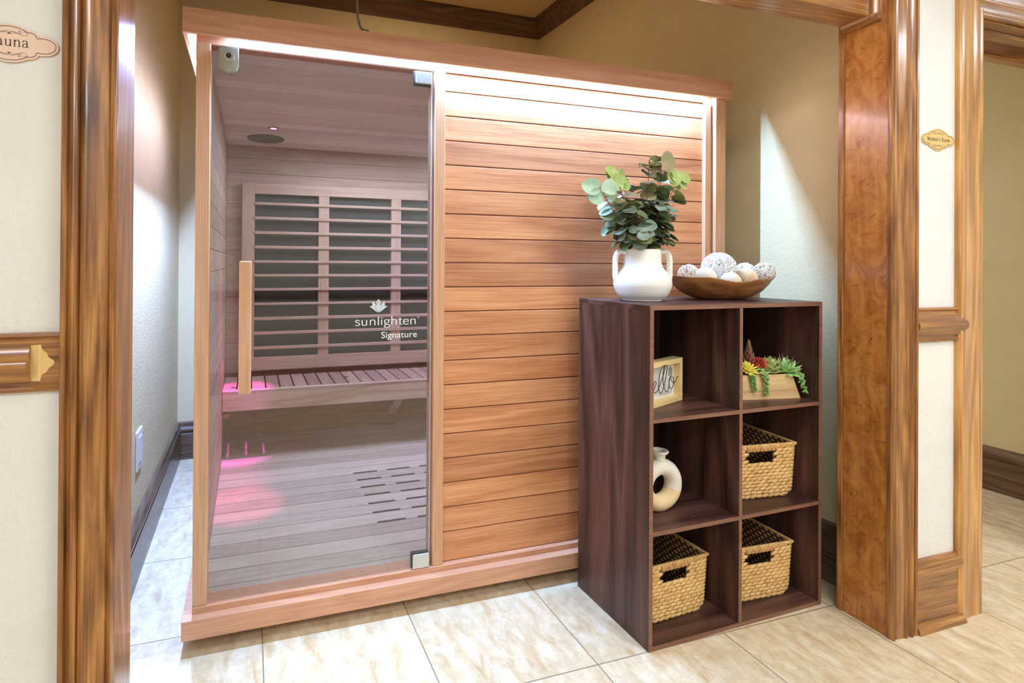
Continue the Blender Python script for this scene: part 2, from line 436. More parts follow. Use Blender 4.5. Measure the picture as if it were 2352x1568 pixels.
# alcove baseboards
struct('baseboard_back', B().prism(base_prof(-1, 3.432), -.411, 2.03, 'X'), M['darkbaseX'])
struct('baseboard_left', B().prism(base_prof(1, -.411), 1.31, 3.432, 'Y'), M['darkbaseY'])
b = B(); pr = base_prof(-1, 0)
b.loft([[Vector((2.113 + a, 1.31, z)) for a, z in pr], [Vector((2.030 + a, 3.43, z)) for a, z in pr]])
struct('baseboard_right', b, M['darkbaseY'])
struct('baseboard_side_room', B().prism([(3.795 - (p[0] - 3.795) if 0 else 3.795 - a, z) for a, z in [(0, 0), (.02, 0), (.02, .165), (.03, .175), (.03, .2), (.018, .222), (0, .23)] for p in [(0, 0)]], 1.31, 4.3, 'Y'), M['darkbaseY'])
# hallway baseboard with cap and shoe
def hall_base(x0, x1, name):
    b = B()
    b.prism([(1.168, .02), (1.156, .02), (1.156, .176), (1.151, .180), (1.1490, .190), (1.1500, .200), (1.1540, .214), (1.158, .219), (1.158, .2275), (1.168, .2285)], x0, x1, 'X')
    sh = [(1.156, 0)] + [(1.156 - .018 * math.sin(t), .026 * math.cos(t)) for t in [R_(a) for a in (0, 22, 45, 68, 90)]][::-1]
    b.prism(sh, x0, x1, 'X')
    return struct(name, b, M['alderX'], None, True)
hall_base(2.069, 2.300, 'baseboard_front_right')
hall_base(-3, -.345, 'baseboard_front_left')
# chair rails
def rail(x0, x1, name, xr=None, prot=.03):
    b = B()
    y = 1.168
    b.prism([(y, .940), (y - .010, .941), (y - .013, .947), (y - .008, .952), (y - .008, 1.041), (y - .013, 1.046), (y - .010, 1.052), (y, 1.053)], x0, x1, 'X')
    o = struct(name, b, M['alderX'], None, True)
    q = B(); p = prot
    xr = x1 if xr is None else xr
    q.prism([(y - .0075, .961), (y - .012, .961), (y - p * .55, .970), (y - p * .62, .976), (y - p * .80, .980), (y - p, .990), (y - p * 1.0, .998),
             (y - p * .86, 1.006), (y - p * .60, 1.012), (y - p * .58, 1.018), (y - .013, 1.029), (y - .0075, 1.029)], x0, xr, 'X')
    r_ = obj('rail_moulding', q, M['alderX'], o, True)
    return o
rl = rail(-3, -.3456, 'trim_1', -.3955, .034)
z0 = .961
pt = [(-.3955, 1.029), (-.3870, 1.0295), (-.3790, 1.030), (-.3785, 1.024), (-.3750, 1.018), (-.3690, 1.014), (-.3670, 1.006), (-.3600, 1.001), (-.3555, .996), (-.3600, .989), (-.3660, .984), (-.3700, .977), (-.3770, .973), (-.3790, .966), (-.3800, .9605), (-.3955, .9615)]
o = obj('raw_end_piece', B().prism(pt, 1.1605, 1.1585, 'Y'), M['rawwood'], rl)
o['label'] = 'pale unstained wooden end patch'
rail(2.069, 2.312, 'trim_2', None, .0265)

# casings: profile (u across width, d depth) swept up
cas = [(0, 0), (0, .019), (.004, .022), (.009, .020), (.011, .014), (.015, .018), (.021, .0225), (.027, .019), (.030, .011), (.034, .017), (.041, .0205), (.045, .018), (.047, .016), (.078, .014), (.081, .011), (.083, .015), (.089, .0185), (.093, .014), (.094, 0)]
def casing_v(xa, sgn, z1, name, mat, width=.094, z0=0, dk=1.0):
    k = width / .094
    b = B().prism([(xa + sgn * u * k, 1.168 - d * dk) for u, d in cas], z0, z1, 'Z')
    return struct(name, b, mat, None, True)
casing_v(-.3456, 1, 2.35, 'trim_3', M['alderZ'])
casing_v(2.065, -1, 2.35, 'trim_4', M['alderZ'], .107, dk=1.18)
# jambs of the wide opening
struct('trim_5', B().box(-.2716, -.2516, 1.162, 1.312, 0, 2.22, .001), M['alderZ'])
jm = B().box(1.963, 1.983, 1.160, 1.300, 0, 2.22, .001)
struct('trim_6', jm, M['burl'])
struct('trim_7', B().box(1.958, 1.995, 1.300, 1.318, 0, 2.22, .002), M['alderZ'])
struct('trim_8', B().box(1.957, 1.966, 1.155, 1.166, 0, 2.22, .002), M['alderZ'])
# boxed header beam across the opening
struct('trim_9', B().box(-.2516, 1.963, 1.213, 1.305, 2.012, 2.219, .002), M['alder_light' if 0 else 'alderX'])
qr = [(0, 0)] + [(-.024 * math.cos(R_(a)), .024 * math.sin(R_(a))) for a in (0, 22, 45, 68, 90)]
b = B().prism([(1.963 + p[0], 2.012 - p[1]) for p in qr], 1.189, 1.300, 'Y')
struct('trim_10', b, M['alderY'], None, True)
b = B().prism([(1.963 + p[0], 1.213 - p[1]) for p in qr], 2.0, 2.219, 'Z')
struct('trim_11', b, M['alderZ'], None, True)
# right-hand doorway
dr = thing('door_1', 'stained wooden door casing of the doorway at the right edge', 'door frame', (2.284, 1.168, 0))
dr['kind'] = 'structure'
del dr['label']; del dr['category']
dcas = [(0, 0), (0, .018), (.003, .024), (.010, .026), (.020, .024), (.060, .022), (.066, .018), (.074, .020), (.098, .021), (.104, .017), (.109, .020), (.118, .019), (.121, .014), (.122, 0)]
dcas = [(u * 1.09, d * .62) for u, d in dcas]
obj('side_casing', B().prism([(2.284 + u, 1.168 - d) for u, d in dcas], 0, 2.10, 'Z'), M['alder_light'], dr, True)
def mit(b, prof, x0, x1, z, k):
    r0_ = [Vector((x0 + 0 + (.122 - u) * 0 + u * 0, 1.168 - d, z + .122 - u)) for u, d in prof]
    r1_ = [Vector((x1, 1.168 - d, z + .122 - u)) for u, d in prof]
    r0_ = [Vector((2.284 + u, p.y, p.z)) for (u, d), p in zip(prof, r0_)]
    return b.loft([r0_, r1_])
b = B(); mit(b, dcas, 2.284, 3.3, 2.062, 1)
obj('head_casing', b, M['alderX'], dr, True)
obj('side_jamb', B().box(2.345, 2.400, 1.172, 1.312, 0, 2.05, .001), M['alderZ'], dr)
b = B().box(2.405, 3.2, 1.172, 1.312, 2.046, 2.066, .001).box(2.405, 3.2, 1.21, 1.245, 2.030, 2.046, .002).box(2.405, 3.2, 1.30, 1.33, 2.0, 2.05, .002)
obj('head_jamb', b, M['alderX'], dr)
obj('far_jamb', B().box(3.2, 3.25, 1.172, 1.312, 0, 2.05), M['alderZ'], dr)
# crown moulding in the alcove
cp = [(0, 2.840), (.010, 2.842), (.014, 2.852), (.022, 2.858), (.034, 2.876), (.050, 2.892), (.070, 2.906), (.080, 2.914), (.084, 2.930), (.090, 2.934), (.090, 2.95), (0, 2.95)]
b = B()
b.loft([[Vector((-.411 + d, 1.32, z)) for d, z in cp], [Vector((-.411 + d, 3.432 - d, z)) for d, z in cp], [Vector((2.030 - d, 3.432 - d, z)) for d, z in cp], [Vector((2.112 - d, 1.32, z)) for d, z in cp]])
struct('trim_12', b, M['darkbaseX'], None, True)
# dark rail on the opposite side of the hall (seen mirrored in the glass)
struct('trim_13', B().box(-3, 5.2, -1.5, -1.47, .84, .93, .004).box(-3, 5.2, -1.5, -1.48, 0, .20, .004), M['darkbaseX'])

# ------------------------------------------------------------------ sauna
rnd = random.Random(4)
S = thing('infrared_sauna', 'cedar cabin sauna with tinted glass door filling the alcove', 'sauna', (.86, 2.55, 0))
def sp(name, b, mat, parent=None, smooth=False): return obj(name, b, mat, parent or S, smooth)
X0, X1, YF, YB = -.190, 1.915, 1.7015, 3.400
# base: plinth frame, boards raised on feet
b = B()
b.box(X0, X1, YF, YF + .12, .050, .1092, .0015).box(X0, X0 + .10, YF + .12, YB, .050, .1092, .0015).box(X1 - .1, X1, YF + .12, YB, .05, .1092, .0015)
b.box(X0 + .1, X1 - .1, YF + .12, YB, .052, .105)
sp('base', b, M['cedarX'])
for fx in (-.05, .86, 1.77):
    for fy in (1.95, 3.2): sp('foot', B().lathe([(0, 0), (.03, 0), (.03, .052), (0, .052)], 16, (fx, fy, 0)), M['darkmetal'], None, True)
sp('sill', B().box(-.1627, 1.905, 1.7306, 1.80, .1092, .129, .0012), M['cedarX'])
# roof with drop fascia
b = B()
ZB, ZT = 1.8785, 1.9545
b.box(-.1985, 1.9165, 1.7015, 1.7130, ZB, ZT, .0008)
b.box(-.1985, -.1870, 1.7130, 3.395, ZB, ZT, .0008)
b.box(1.9050, 1.9165, 1.7130, 3.395, ZB, ZT, .0008)
sp('fascia', b, M['cedarX'])
sp('roof_panel', B().box(-.1870, 1.9050, 1.7130, 3.395, 1.9065, 1.950), M['cedarX'])
# aluminium channels that hold the lit strips
sp('led_strip', B().box(-.09, 1.80, 1.7225, 1.7305, 1.9055, 1.9064), M['chrome'])
sp('led_strip', B().box(-.1800, -.1710, 1.79, 2.81, 1.9055, 1.9064), M['chrome'])
sp('header', B().box(-.1627, 1.853, 1.745, 1.80, 1.8665, 1.9065, .0012), M['cedarX'])
# posts
sp('post', B().box(-.1627, -.1207, 1.735, 1.80, .129, 1.8665, .0025), M['cedarZ'])
sp('post', B().box(.6173, .6568, 1.735, 1.81, .129, 1.8665, .0025), M['cedarZ'])
sp('post', B().box(1.811, 1.841, 1.735, 1.80, .129, 1.8665, .0025), M['cedarZ'])
sp('post', B().box(1.853, 1.9045, 1.722, 1.80, .1092, 1.9050, .0015).box(1.841, 1.853, 1.748, 1.80, .129, 1.905), M['cedarZ'])
sp('door_jamb', B().box(-.1375, -.1265, 1.801, 1.862, .125, 1.892, .0012).box(-.1375, -.1300, 1.8635, 1.905, .125, 1.892, .0012), M['linZ'])
# cladding boards
b = B(); z = .129; tops = [.2325 + .0868 * k for k in range(0, 20)]
lo = .1292; k = 0
edges = [.1292] + [.2337 + .08705 * i for i in range(19)] + [1.8665]
edges = [e for e in edges if e <= 1.8665]
for i in range(len(edges) - 1):
    a, c = edges[i], edges[i + 1]
    if c - a < .01: continue
    b.box(.6568, 1.811, 1.7505, 1.775, a + .0017, c - .0017, .0016, bd=rnd.random(), seg=1)
b.box(.6568, 1.811, 1.762, 1.780, .1292, 1.866, bd=.3)
sp('cladding', b, M['clad'])
# outer left, right and back walls
def hboards(x0, x1, y0, y1, z0, z1, pitch, gap=.0012, back=None, bev=.001):
    b = B(); zz = z0
    while zz < z1 - .002:
        t = min(zz + pitch, z1); b.box(x0, x1, y0, y1, zz + gap, t - gap, bev, bd=rnd.random(), seg=1); zz = t
    return b
sp('side_wall', hboards(-.162, -.1385, 1.80, 3.385, .1092, 1.9063, .0868), M['inY'])
sp('side_wall', hboards(1.845, 1.905, 1.80, 3.385, .1092, 1.9063, .0868), M['inY'])
bb = hboards(-.1375, 1.845, 3.368, 3.39, .125, 1.9063, .0945)
bb.box(-.1385, 1.845, 3.374, 3.395, .11, 1.906, bd=.5)
sp('back_wall', bb, M['inX'])
b = B().box(-.1385, -.1380, 1.80, 3.38, .12, 1.906)
# interior floor
b = B(); yy = 1.8339 - .0868
while yy < 3.368:
    y1_ = min(yy + .0868, 3.368)
    b.box(-.1378, 1.845, max(yy, 1.801) + .0024, y1_ - .0024, .106, .125, .0012, bd=rnd.random(), seg=1); yy = y1_
b.box(-.1378, 1.845, 1.801, 3.368, .1055, .112, bd=.2)
fl = sp('floorboards', b, M['inFloor'])
for r_ in range(7):
    for c_ in range(6):
        xx = .508 + .1735 * c_; yv = 2.1015 + .0868 * r_
        sp('floor_slot', B().box(xx, xx + .122, yv - .0055, yv + .0055, .1245, .1256), M['heater'], fl)
# interior ceiling
b = B(); yy = 2.094
while yy < 3.368:
    y1_ = min(yy + .0868, 3.368); b.box(-.1378, 1.845, yy + .0008, y1_ - .0008, 1.9035, 1.906, .0006, bd=rnd.random(), seg=1); yy = y1_
b.box(-.1378, 1.845, 1.801, 1.945, 1.892, 1.906, bd=.1).box(-.1378, 1.845, 1.9465, 2.0935, 1.892, 1.906, bd=.7)
cl = sp('ceiling_boards', b, wood('ceiling_lining_lit', (246, 236, 230), (236, 224, 218), (210, 194, 188), axis='X', fine=110, figamt=.2, rough=.5, boards=True))  # paler copy of the lining, bounce light put into the timber colour
sp('ceiling_speaker', B().lathe([(0, -.001), (.095, -.001), (.101, -.003), (.104, 0), (.104, .003), (0, .003)], 48, (.0830, 3.150, 1.9008)), M['speaker'], cl, True)
lam = sp('ceiling_lamp', B().lathe([(.012, 0), (.026, -.0005), (.030, -.004), (.024, -.006), (.012, -.003)], 32, (.116, 2.888, 1.9035)), M['chrome'], cl, True)
sp('lamp_lens', B().lathe([(0, -.004), (.016, -.0035), (.018, 0), (0, 0)], 24, (.116, 2.888, 1.9025)), emit('pink_lens', (1, .12, .62), 9), lam, True)
lam = sp('ceiling_lamp', B().lathe([(.012, 0), (.026, -.0005), (.030, -.004), (.024, -.006), (.012, -.003)], 32, (1.45, 2.80, 1.9035)), M['chrome'], cl, True)
sp('lamp_lens', B().lathe([(0, -.004), (.016, -.0035), (.018, 0), (0, 0)], 24, (1.45, 2.80, 1.9025)), emit('violet_lens', (.45, .25, 1), 6), lam, True)
# heater panel on the back wall
hp = sp('heater_panel', B().box(.018, 1.80, 3.352, 3.3665, .60, 1.612), M['heater'])
b = B(); YH = 3.318
b.box(-.048, .0262, YH, 3.352, .53, 1.668, .002)
for xa, xb in ((.411, .477), (.8835, .949), (1.355, 1.421)): b.box(xa, xb, YH + .002, 3.350, .6085, 1.604, .002)
sp('stile', b, M['linZ'], hp)
sp('rail', B().box(.0262, 1.80, YH, 3.352, 1.6038, 1.668, .002), M['linX'], hp)
sp('rail', B().box(.0262, 1.80, YH, 3.352, .53, .6085, .002), M['linX'], hp)
for a, c in ((1.5525, 1.536), (1.4646, 1.4473), (1.376, 1.359), (1.288, 1.2706), (1.199, 1.184), (1.115, 1.1), (1.0300, 1.0135), (.9415, .9265), (.8536, .836), (.765, .748), (.675, .6576)):
    sp('slat', B().box(.0262, 1.80, YH - .008, YH + .010, c, a, .002), M['linX'], hp)
sp('small_heater', B().box(-.130, -.055, 3.335, 3.366, 1.10, 1.32, .004), M['inX']) if 0 else None
# bench
bn = sp('bench', B().box(-.1370, 1.84, 2.965, 2.995, .3868, .4975, .004), M['bench'])
x = -.1370 + .0765 - .0765
xs = -.0643 - .0765
i = 0
while xs < 1.80:
    a = max(xs + .0035, -.1368); c = min(xs + .0730 if 0 else xs + .0765 - .0035, 1.84)
    sp('bench_slat', B().box(a, c, 2.997, 3.315, .478, .4975, .002, bd=rnd.random()), M['inY'], bn); xs += .0765; i += 1
    if i > 30: break
sp('bench_frame', B().box(-.1368, 1.84, 3.28, 3.315, .42, .476).box(.35, .39, 2.997, 3.28, .42, .476), M['cedarX'], bn)
b = B()
b.loft([[Vector((.86, 3.30, .20)), Vector((.91, 3.30, .20)), Vector((.91, 3.34, .20)), Vector((.86, 3.34, .20))],
        [Vector((.86, 3.02, .42)), Vector((.91, 3.02, .42)), Vector((.91, 3.06, .42)), Vector((.86, 3.06, .42))]])
sp('bench_bracket', b, M['bench'], bn)
for xx, yv in ((-.095, 3.03), (.545, 3.14)): sp('bench_notch', B().box(xx, xx + .03, yv, yv + .02, .4972, .4982), M['heater'], bn)
sp('wall_cleat', B().box(-.137, -.105, 3.0, 3.30, .345, .365, .003), M['cedarY'], bn)
# glass door
gd = sp('glass_door', B().box(-.1175, .6072, 1.7400, 1.7480, .1335, 1.8600), M['glass'])
e = B().box(.6064, .6078, 1.7398, 1.7482, .1335, 1.86)
sp('glass_edge', e, M['glassedge'], gd)
sp('door_handle', B().box(-.0322, .0055, 1.712, 1.7385, .7765, 1.1925, .004), M['alder_light' if 0 else 'cedarZ'], gd)
def hinge(z0_, z1_):
    q = sp('hinge', B().box(.545, .6055, 1.7315, 1.7398, z0_, z1_, .003), M['chrome'], gd)
    sp('hinge_plate', B().box(.541, .6055, 1.7482, 1.755, z0_ - .004, z1_ + .004, .002), M['darkmetal'], q)
hinge(1.812, 1.8545); hinge(.1305, .180)
# lock: rounded tab with key barrel
b = B(); pts = [(-.097, 1.858), (-.097, 1.806)] + [(-.0675 + .0295 * math.cos(a), 1.806 + .0295 * math.sin(a)) for a in [pi + pi * k / 14 for k in range(1, 14)]] + [(-.038, 1.806), (-.038, 1.858)]
b.prism(pts, 1.7250, 1.7395, 'Y')
bmesh.ops.bevel(b.bm, geom=[e_ for e_ in b.bm.edges if abs(e_.verts[0].co.y - 1.725) < 1e-5 and abs(e_.verts[1].co.y - 1.725) < 1e-5], offset=.003, segments=2, affect='EDGES')
lk = sp('door_lock', b, M['nickel'], gd, True)
def ycyl(cx, cz, y0, y1, r, n=28):
    return B().loft([[Vector((cx + r * math.cos(2 * pi * k / n), y0, cz + r * math.sin(2 * pi * k / n))) for k in range(n)], [Vector((cx + r * .93 * math.cos(2 * pi * k / n), y1, cz + r * .93 * math.sin(2 * pi * k / n))) for k in range(n)]])
bq = ycyl(-.0675, 1.826, 1.726, 1.719, .0165)
sp('key_cylinder', bq, M['chrome'], gd if 0 else gd, True)
bq = ycyl(-.0675, 1.828, 1.7195, 1.7175, .0085); sp('keyhole', bq, M['darkmetal'], gd, True)

# ------------------------------------------------------------------ lettering
def circ(cx, cy, rx, ry, n=20, a0=0, a1=360): return [(cx + rx * math.cos(R_(a0 + (a1 - a0) * k / n)), cy + ry * math.sin(R_(a0 + (a1 - a0) * k / n))) for k in range(n + 1)]
def glyph(ch, serif=True):
    g = []; c = lambda *p: g.append(cr(p, 5)); l = lambda *p: g.append(list(p))
    adv = 1.0
    sf = lambda x0, x1, y: l((x0, y), (x1, y)) if serif else None
    if ch == 'a': c((.08, .76), (.18, .93), (.38, 1), (.56, .93), (.63, .7)); l((.63, .72), (.63, .2)); c((.63, .22), (.68, .05), (.88, .04)); c((.63, .56), (.4, .53), (.17, .44), (.07, .24), (.16, .04), (.36, .0), (.55, .1), (.63, .25)); adv = 1.02
    elif ch == 'u': sf(-.05, .14, .98); l((.12, 1), (.12, .35)); c((.12, .36), (.18, .1), (.38, 0), (.58, .06), (.72, .28)); sf(.52, .72, .98); l((.72, 1), (.72, 0)); sf(.72, .88, .03); adv = 1.06
    elif ch == 'n': sf(-.03, .13, .98); l((.14, 1), (.14, 0)); c((.14, .7), (.28, .92), (.5, 1), (.68, .92), (.74, .65)); l((.74, .67), (.74, 0)); sf(0, .3, .02); sf(.6, .9, .02); adv = 1.06
    elif ch == 'm': sf(-.03, .13, .98); l((.14, 1), (.14, 0)); c((.14, .7), (.28, .92), (.45, 1), (.6, .9), (.65, .65)); l((.65, .67), (.65, 0)); c((.65, .7), (.8, .92), (.97, 1), (1.12, .9), (1.17, .65)); l((1.17, .67), (1.17, 0)); sf(0, .28, .02); sf(.52, .78, .02); sf(1.04, 1.32, .02); adv = 1.46
    elif ch == 'o': g.append(circ(.42, .5, .37, .5)); adv = .98
    elif ch == 'e': c((.07, .54), (.3, .545), (.72, .56)); c((.72, .56), (.68, .84), (.42, 1), (.16, .86), (.05, .5), (.16, .14), (.42, 0), (.62, .05), (.74, .18)); adv = .92
    elif ch == 's': c((.6, .80), (.5, .95), (.3, 1), (.12, .9), (.1, .72), (.28, .57), (.5, .44), (.6, .26), (.5, .07), (.28, 0), (.05, .12)); adv = .8
    elif ch == 'l': l((.14, 1.6), (.14, 0)); sf(0, .28, .02); adv = .42
    elif ch == 'i': l((.14, 1), (.14, 0)); g.append(circ(.14, 1.3, .05, .05, 8)); adv = .44
    elif ch == 'h': l((.14, 1.6), (.14, 0)); c((.14, .7), (.28, .92), (.5, 1), (.68, .92), (.74, .65)); l((.74, .67), (.74, 0)); adv = 1.02
    elif ch == 't': l((.24, 1.3), (.24, .25)); c((.24, .28), (.3, .06), (.56, .05)); l((.02, .98), (.54, .98)); adv = .64
    elif ch == 'g': g.append(circ(.36, .66, .29, .33)); c((.2, .38), (.12, .24), (.2, .12), (.45, .06), (.74, -.04), (.76, -.28), (.5, -.48), (.2, -.44), (.04, -.26), (.16, -.06), (.3, .06)); l((.56, .92), (.82, .98)); adv = .9
    elif ch == 'r': sf(0, .14, .98); l((.14, 1), (.14, 0)); c((.14, .65), (.28, .92), (.5, .98)); adv = .62
    elif ch == 'S': c((.78, 1.2), (.6, 1.42), (.35, 1.46), (.12, 1.28), (.14, .98), (.45, .76), (.78, .55), (.82, .25), (.6, .02), (.32, 0), (.06, .2)); adv = 1.08
    elif ch == 'W': l((.05, 1.45), (.42, 0)); l((.42, 0), (.78, 1.2)); l((.78, 1.2), (1.12, 0)); l((1.12, 0), (1.5, 1.45)); sf(-.1, .25, 1.44); sf(1.35, 1.62, 1.44); adv = 1.6
    elif ch == 'R': l((.16, 1.45), (.16, 0)); c((.16, 1.42), (.55, 1.42), (.78, 1.1), (.6, .78), (.16, .74)); l((.42, .74), (.9, 0)); sf(0, .34, .02); sf(0, .2, 1.43); adv = 1.1
    elif ch == "'": l((.1, 1.5), (.08, 1.15)); adv = .3
    elif ch == ' ': adv = .6
    return g, adv
def write(b, text, f, h, thick=.15, thin=.07, serif=True, centre=True, track=.0, anchor=0, tw=None):
    tot = sum(glyph(ch)[1] + track for ch in text); k = h
    kx = (tw / (tot * k)) if tw else 1
    x = -tot * k * kx / 2 if centre else anchor
    for ch in text:
        g, adv = glyph(ch, serif)
        for st in g:
            P = [((x + p[0] * k * kx), p[1] * k) for p in st]
            b.ribbon(P, f, lambda d: (thin + (thick - thin) * abs(d[1])) * h)
        x += (adv + track) * k * kx
    return b
yd = 1.7394
b = B(); write(b, 'sunlighten', lambda x, z: Vector((.3385 + x, yd, .9775 + z)), .0182, .19, .09, False, False, .02, 0, tw=.2205)
b.ribbon(circ(.5615, 1.0010, .0011, .0011, 10), lambda x, z: Vector((x, yd, z)), lambda d: .0024)
o = obj('lettering', b, M['decal'], gd, shift='flat'); o['label'] = 'white word on the glass door'
def text_mesh(body, size, mat, name, parent, M3, width=None, align='LEFT'):
    cu = bpy.data.curves.new(name, 'FONT'); cu.body = body; cu.size = size; cu.align_x = align; cu.extrude = 0; cu.resolution_u = 3
    to = bpy.data.objects.new(name, cu); C.objects.link(to)
    dg = bpy.context.evaluated_depsgraph_get(); me = bpy.data.meshes.new_from_object(to.evaluated_get(dg))
    bpy.data.objects.remove(to); bpy.data.curves.remove(cu)
    bm = bmesh.new(); bm.from_mesh(me)
    xs_ = [v.co.x for v in bm.verts]; kx = width / (max(xs_) - min(xs_)) if width else 1; mnx = min(xs_)
    for v in bm.verts: v.co = M3((v.co.x - mnx) * kx, v.co.y)
    q = B(); q.bm.free(); q.bm = bm
    bpy.data.meshes.remove(me)
    return obj(name, q, mat, parent, shift='flat')
o = text_mesh('Signature', .0310, M['decal'], 'lettering', gd, lambda x, y: Vector((.4295 + x, yd, .9325 + y)), .1275); o['label'] = 'smaller white word under the first one'
# lotus emblem above the word
b = B(); cx, cz = .4193, 1.0205
def petal(tip, base, w_, bend=0, yo=0.0):
    t = Vector(tip) - Vector(base); L_ = t.length; t.normalize(); nrm = Vector((-t.y, t.x))
    n = 12; l_ = []; r__ = []
    for k in range(n + 1):
        s_ = k / n; ww = w_ * math.sin(pi * s_ ** .85) * .5; off = bend * math.sin(pi * s_)
        c_ = Vector(base) + t * (L_ * s_) + nrm * off
        l_.append(c_ + nrm * ww); r__.append(c_ - nrm * ww)
    pts = l_ + r__[::-1][1:-1]
    vs = [b.bm.verts.new((cx + p.x, yd - yo, cz + p.y)) for p in pts]; b.bm.faces.new(vs)
petal((0, .0455), (0, .020), .017); petal((-.0215, .038), (-.004, .004), .0155, .001, .0001); petal((.0215, .038), (.004, .004), .0155, -.001, .0001)
petal((-.0325, .0205), (-.0015, 0), .0125, -.006, .0002); petal((.0325, .0205), (.0015, 0), .0125, .006, .0002)
petal((0, .035), (0, .0005), .0185, 0, .0003)
o = obj('emblem', b, M['decalgrey'], gd, shift='flat'); o['label'] = 'pale grey lotus emblem'
b = B()
for sgn in (-1, 1):
    b.ribbon([(cx + sgn * .0102 * math.sin(pi * k / 12), cz + .0005 + .036 * k / 12) for k in range(13)], lambda x, z: Vector((x, yd - .0004, z)), lambda d: .0010)
obj('emblem_outline', b, M['darkmetal'], gd, shift='flat')

# rod hanging from the ceiling down to the sauna roof
hk = B().tube(cr([(.330, 1.80, 2.948), (.338, 1.785, 2.5), (.343, 1.765, 2.08), (.346, 1.752, 2.012), (.352, 1.738, 1.978), (.362, 1.722, 1.965), (.372, 1.708, 1.9575)], 6), .0042, 8)
tag(obj('hanging_rod', hk, M['rod'], None, True), 'thin grey metal rod hanging from the ceiling onto the sauna roof edge', 'rod')
# outlet cover on left alcove wall
oc = thing('outlet_cover', 'ivory wall plate low on the alcove wall left of the sauna', 'outlet', (-.411, 2.26, .46))
obj('plate', B().box(-.4105, -.4045, 2.21, 2.315, .385, .535, .002), M['plastic'], oc)
obj('socket', B().box(-.4045, -.4025, 2.235, 2.29, .41, .51, .001), M['plastic'], oc)

# ------------------------------------------------------------------ wall plaques
def plaque_pts(off=0, n=240, s=1.0):
    E_ = [(0, 0, .047, .036), (.034, .0125, .0150, .0150), (-.034, .0125, .0150, .0150), (.034, -.0125, .0150, .0150), (-.034, -.0125, .0150, .0150), (.0555, 0, .0255, .0185), (-.0555, 0, .0255, .0185)]
    out = []
    for k in range(n):
        a = 2 * pi * k / n; dx, dz = math.cos(a), math.sin(a); best = 0
        for cx_, cz_, rx, rz in E_:
            rx += off; rz += off
            A = (dx / rx) ** 2 + (dz / rz) ** 2; Bq = -2 * (dx * cx_ / rx ** 2 + dz * cz_ / rz ** 2); Cq = (cx_ / rx) ** 2 + (cz_ / rz) ** 2 - 1
            D = Bq * Bq - 4 * A * Cq
            if D > 0: best = max(best, (-Bq + math.sqrt(D)) / (2 * A))
        out.append((dx * best * s, dz * best * s))
    return out
def plaque(name, text, loc, pm, ink, label, th):
    t = thing(name, label, 'sign', loc, 0, None, True)
    P = plaque_pts(0)
    obj('plate', B().prism(P, -.004, 0, 'Y'), pm, t)
    b = B(); P2 = plaque_pts(-.0042); P2.append(P2[0]); b.ribbon(P2, lambda x, z: Vector((x, -.0044, z)), lambda d: .0011)
    obj('border_line', b, ink, t, shift='flat')
    b = B(); write(b, text, lambda x, z: Vector((x, -.0044, z - .0055)), th, .16, .07, True, True, .06)
    obj('lettering', b, ink, t, shift='flat')
    for sz in (-1, 1):
        b = B()
        for sx in (-1, 1):
            f = lambda x, z: Vector((x, -.0044, z))
            for pth in ([(0, .0215), (.006, .0225), (.012, .0205), (.018, .0175), (.025, .0165), (.029, .0195), (.0275, .0235), (.0245, .0235), (.0235, .0215)],
                        [(.004, .0215), (.010, .0195), (.014, .0195), (.0185, .0205), (.0190, .0240), (.0160, .0245), (.0150, .0225), (.017, .0215)]):
                b.ribbon(cr([(sx * p[0], sz * p[1]) for p in pth], 5), f, lambda d: .00055)
        b.ribbon(circ(0, sz * .0185, .0008, .0008, 8), f, lambda d: .0016)
        for sx in (-1, 1): b.ribbon(cr([(0, sz * .0195), (sx * .0025, sz * .0182), (sx * .0035, sz * .0195)], 4), f, lambda d: .0009)
        obj('scrollwork', b, ink, t, shift='flat')
    return t
ink = plain('dark_brown_ink', (62, 34, 18), .5)
plaque('wall_plaque', 'Sauna', (-.4365, 1.1678, 1.5985), plain('rose_gold_plate', (222, 184, 152), .38, 0), ink, 'rose-beige scalloped plaque reading Sauna on the left hall wall', .0125)
plaque('wall_plaque', "Women's Room", (2.1945, 1.1678, 1.6115), plain('gold_plate', (230, 196, 128), .3, .15), ink, "small golden scalloped plaque reading Women's Room beside the right doorway", .0088)

# ------------------------------------------------------------------ cube shelf
SX, SY, SR, SW, SD, SH = 1.1768, 1.3286, .0255, .7513, .35, 1.0622
SF = thing('cube_shelf', 'dark walnut six-cube shelf unit standing before the sauna', 'shelf', (SX, SY, 0), SR, None, True)
TB = .0145
def L(name, b, mat, smooth=False): return obj(name, b, mat, SF, smooth)
L('side_panel', B().box(0, TB, 0, SD, 0, SH - TB, .0006), M['walZ'])
L('side_panel', B().box(SW - TB, SW, 0, SD, 0, SH - TB, .0006), M['walZ'])
L('top_panel', B().box(0, SW, 0, SD, SH - TB, SH, .0006), M['walX'])
L('bottom_panel', B().box(TB, SW - TB, .001, SD, 0, TB, .0006), M['walX'])
L('divider', B().box(.3665, .3805, .001, SD - .004, TB, SH - TB, .0006), M['walZ'])
for za in (.3510, .6995):
    L('shelf_board', B().box(TB, .3665, .001, SD - .004, za, za + .0135, .0006), M['walX'])
    L('shelf_board', B().box(.3805, SW - TB, .001, SD - .004, za, za + .0135, .0006), M['walX'])
L('back_panel', B().box(TB, SW - TB, SD - .004, SD, TB, SH - TB), M['walZ'])
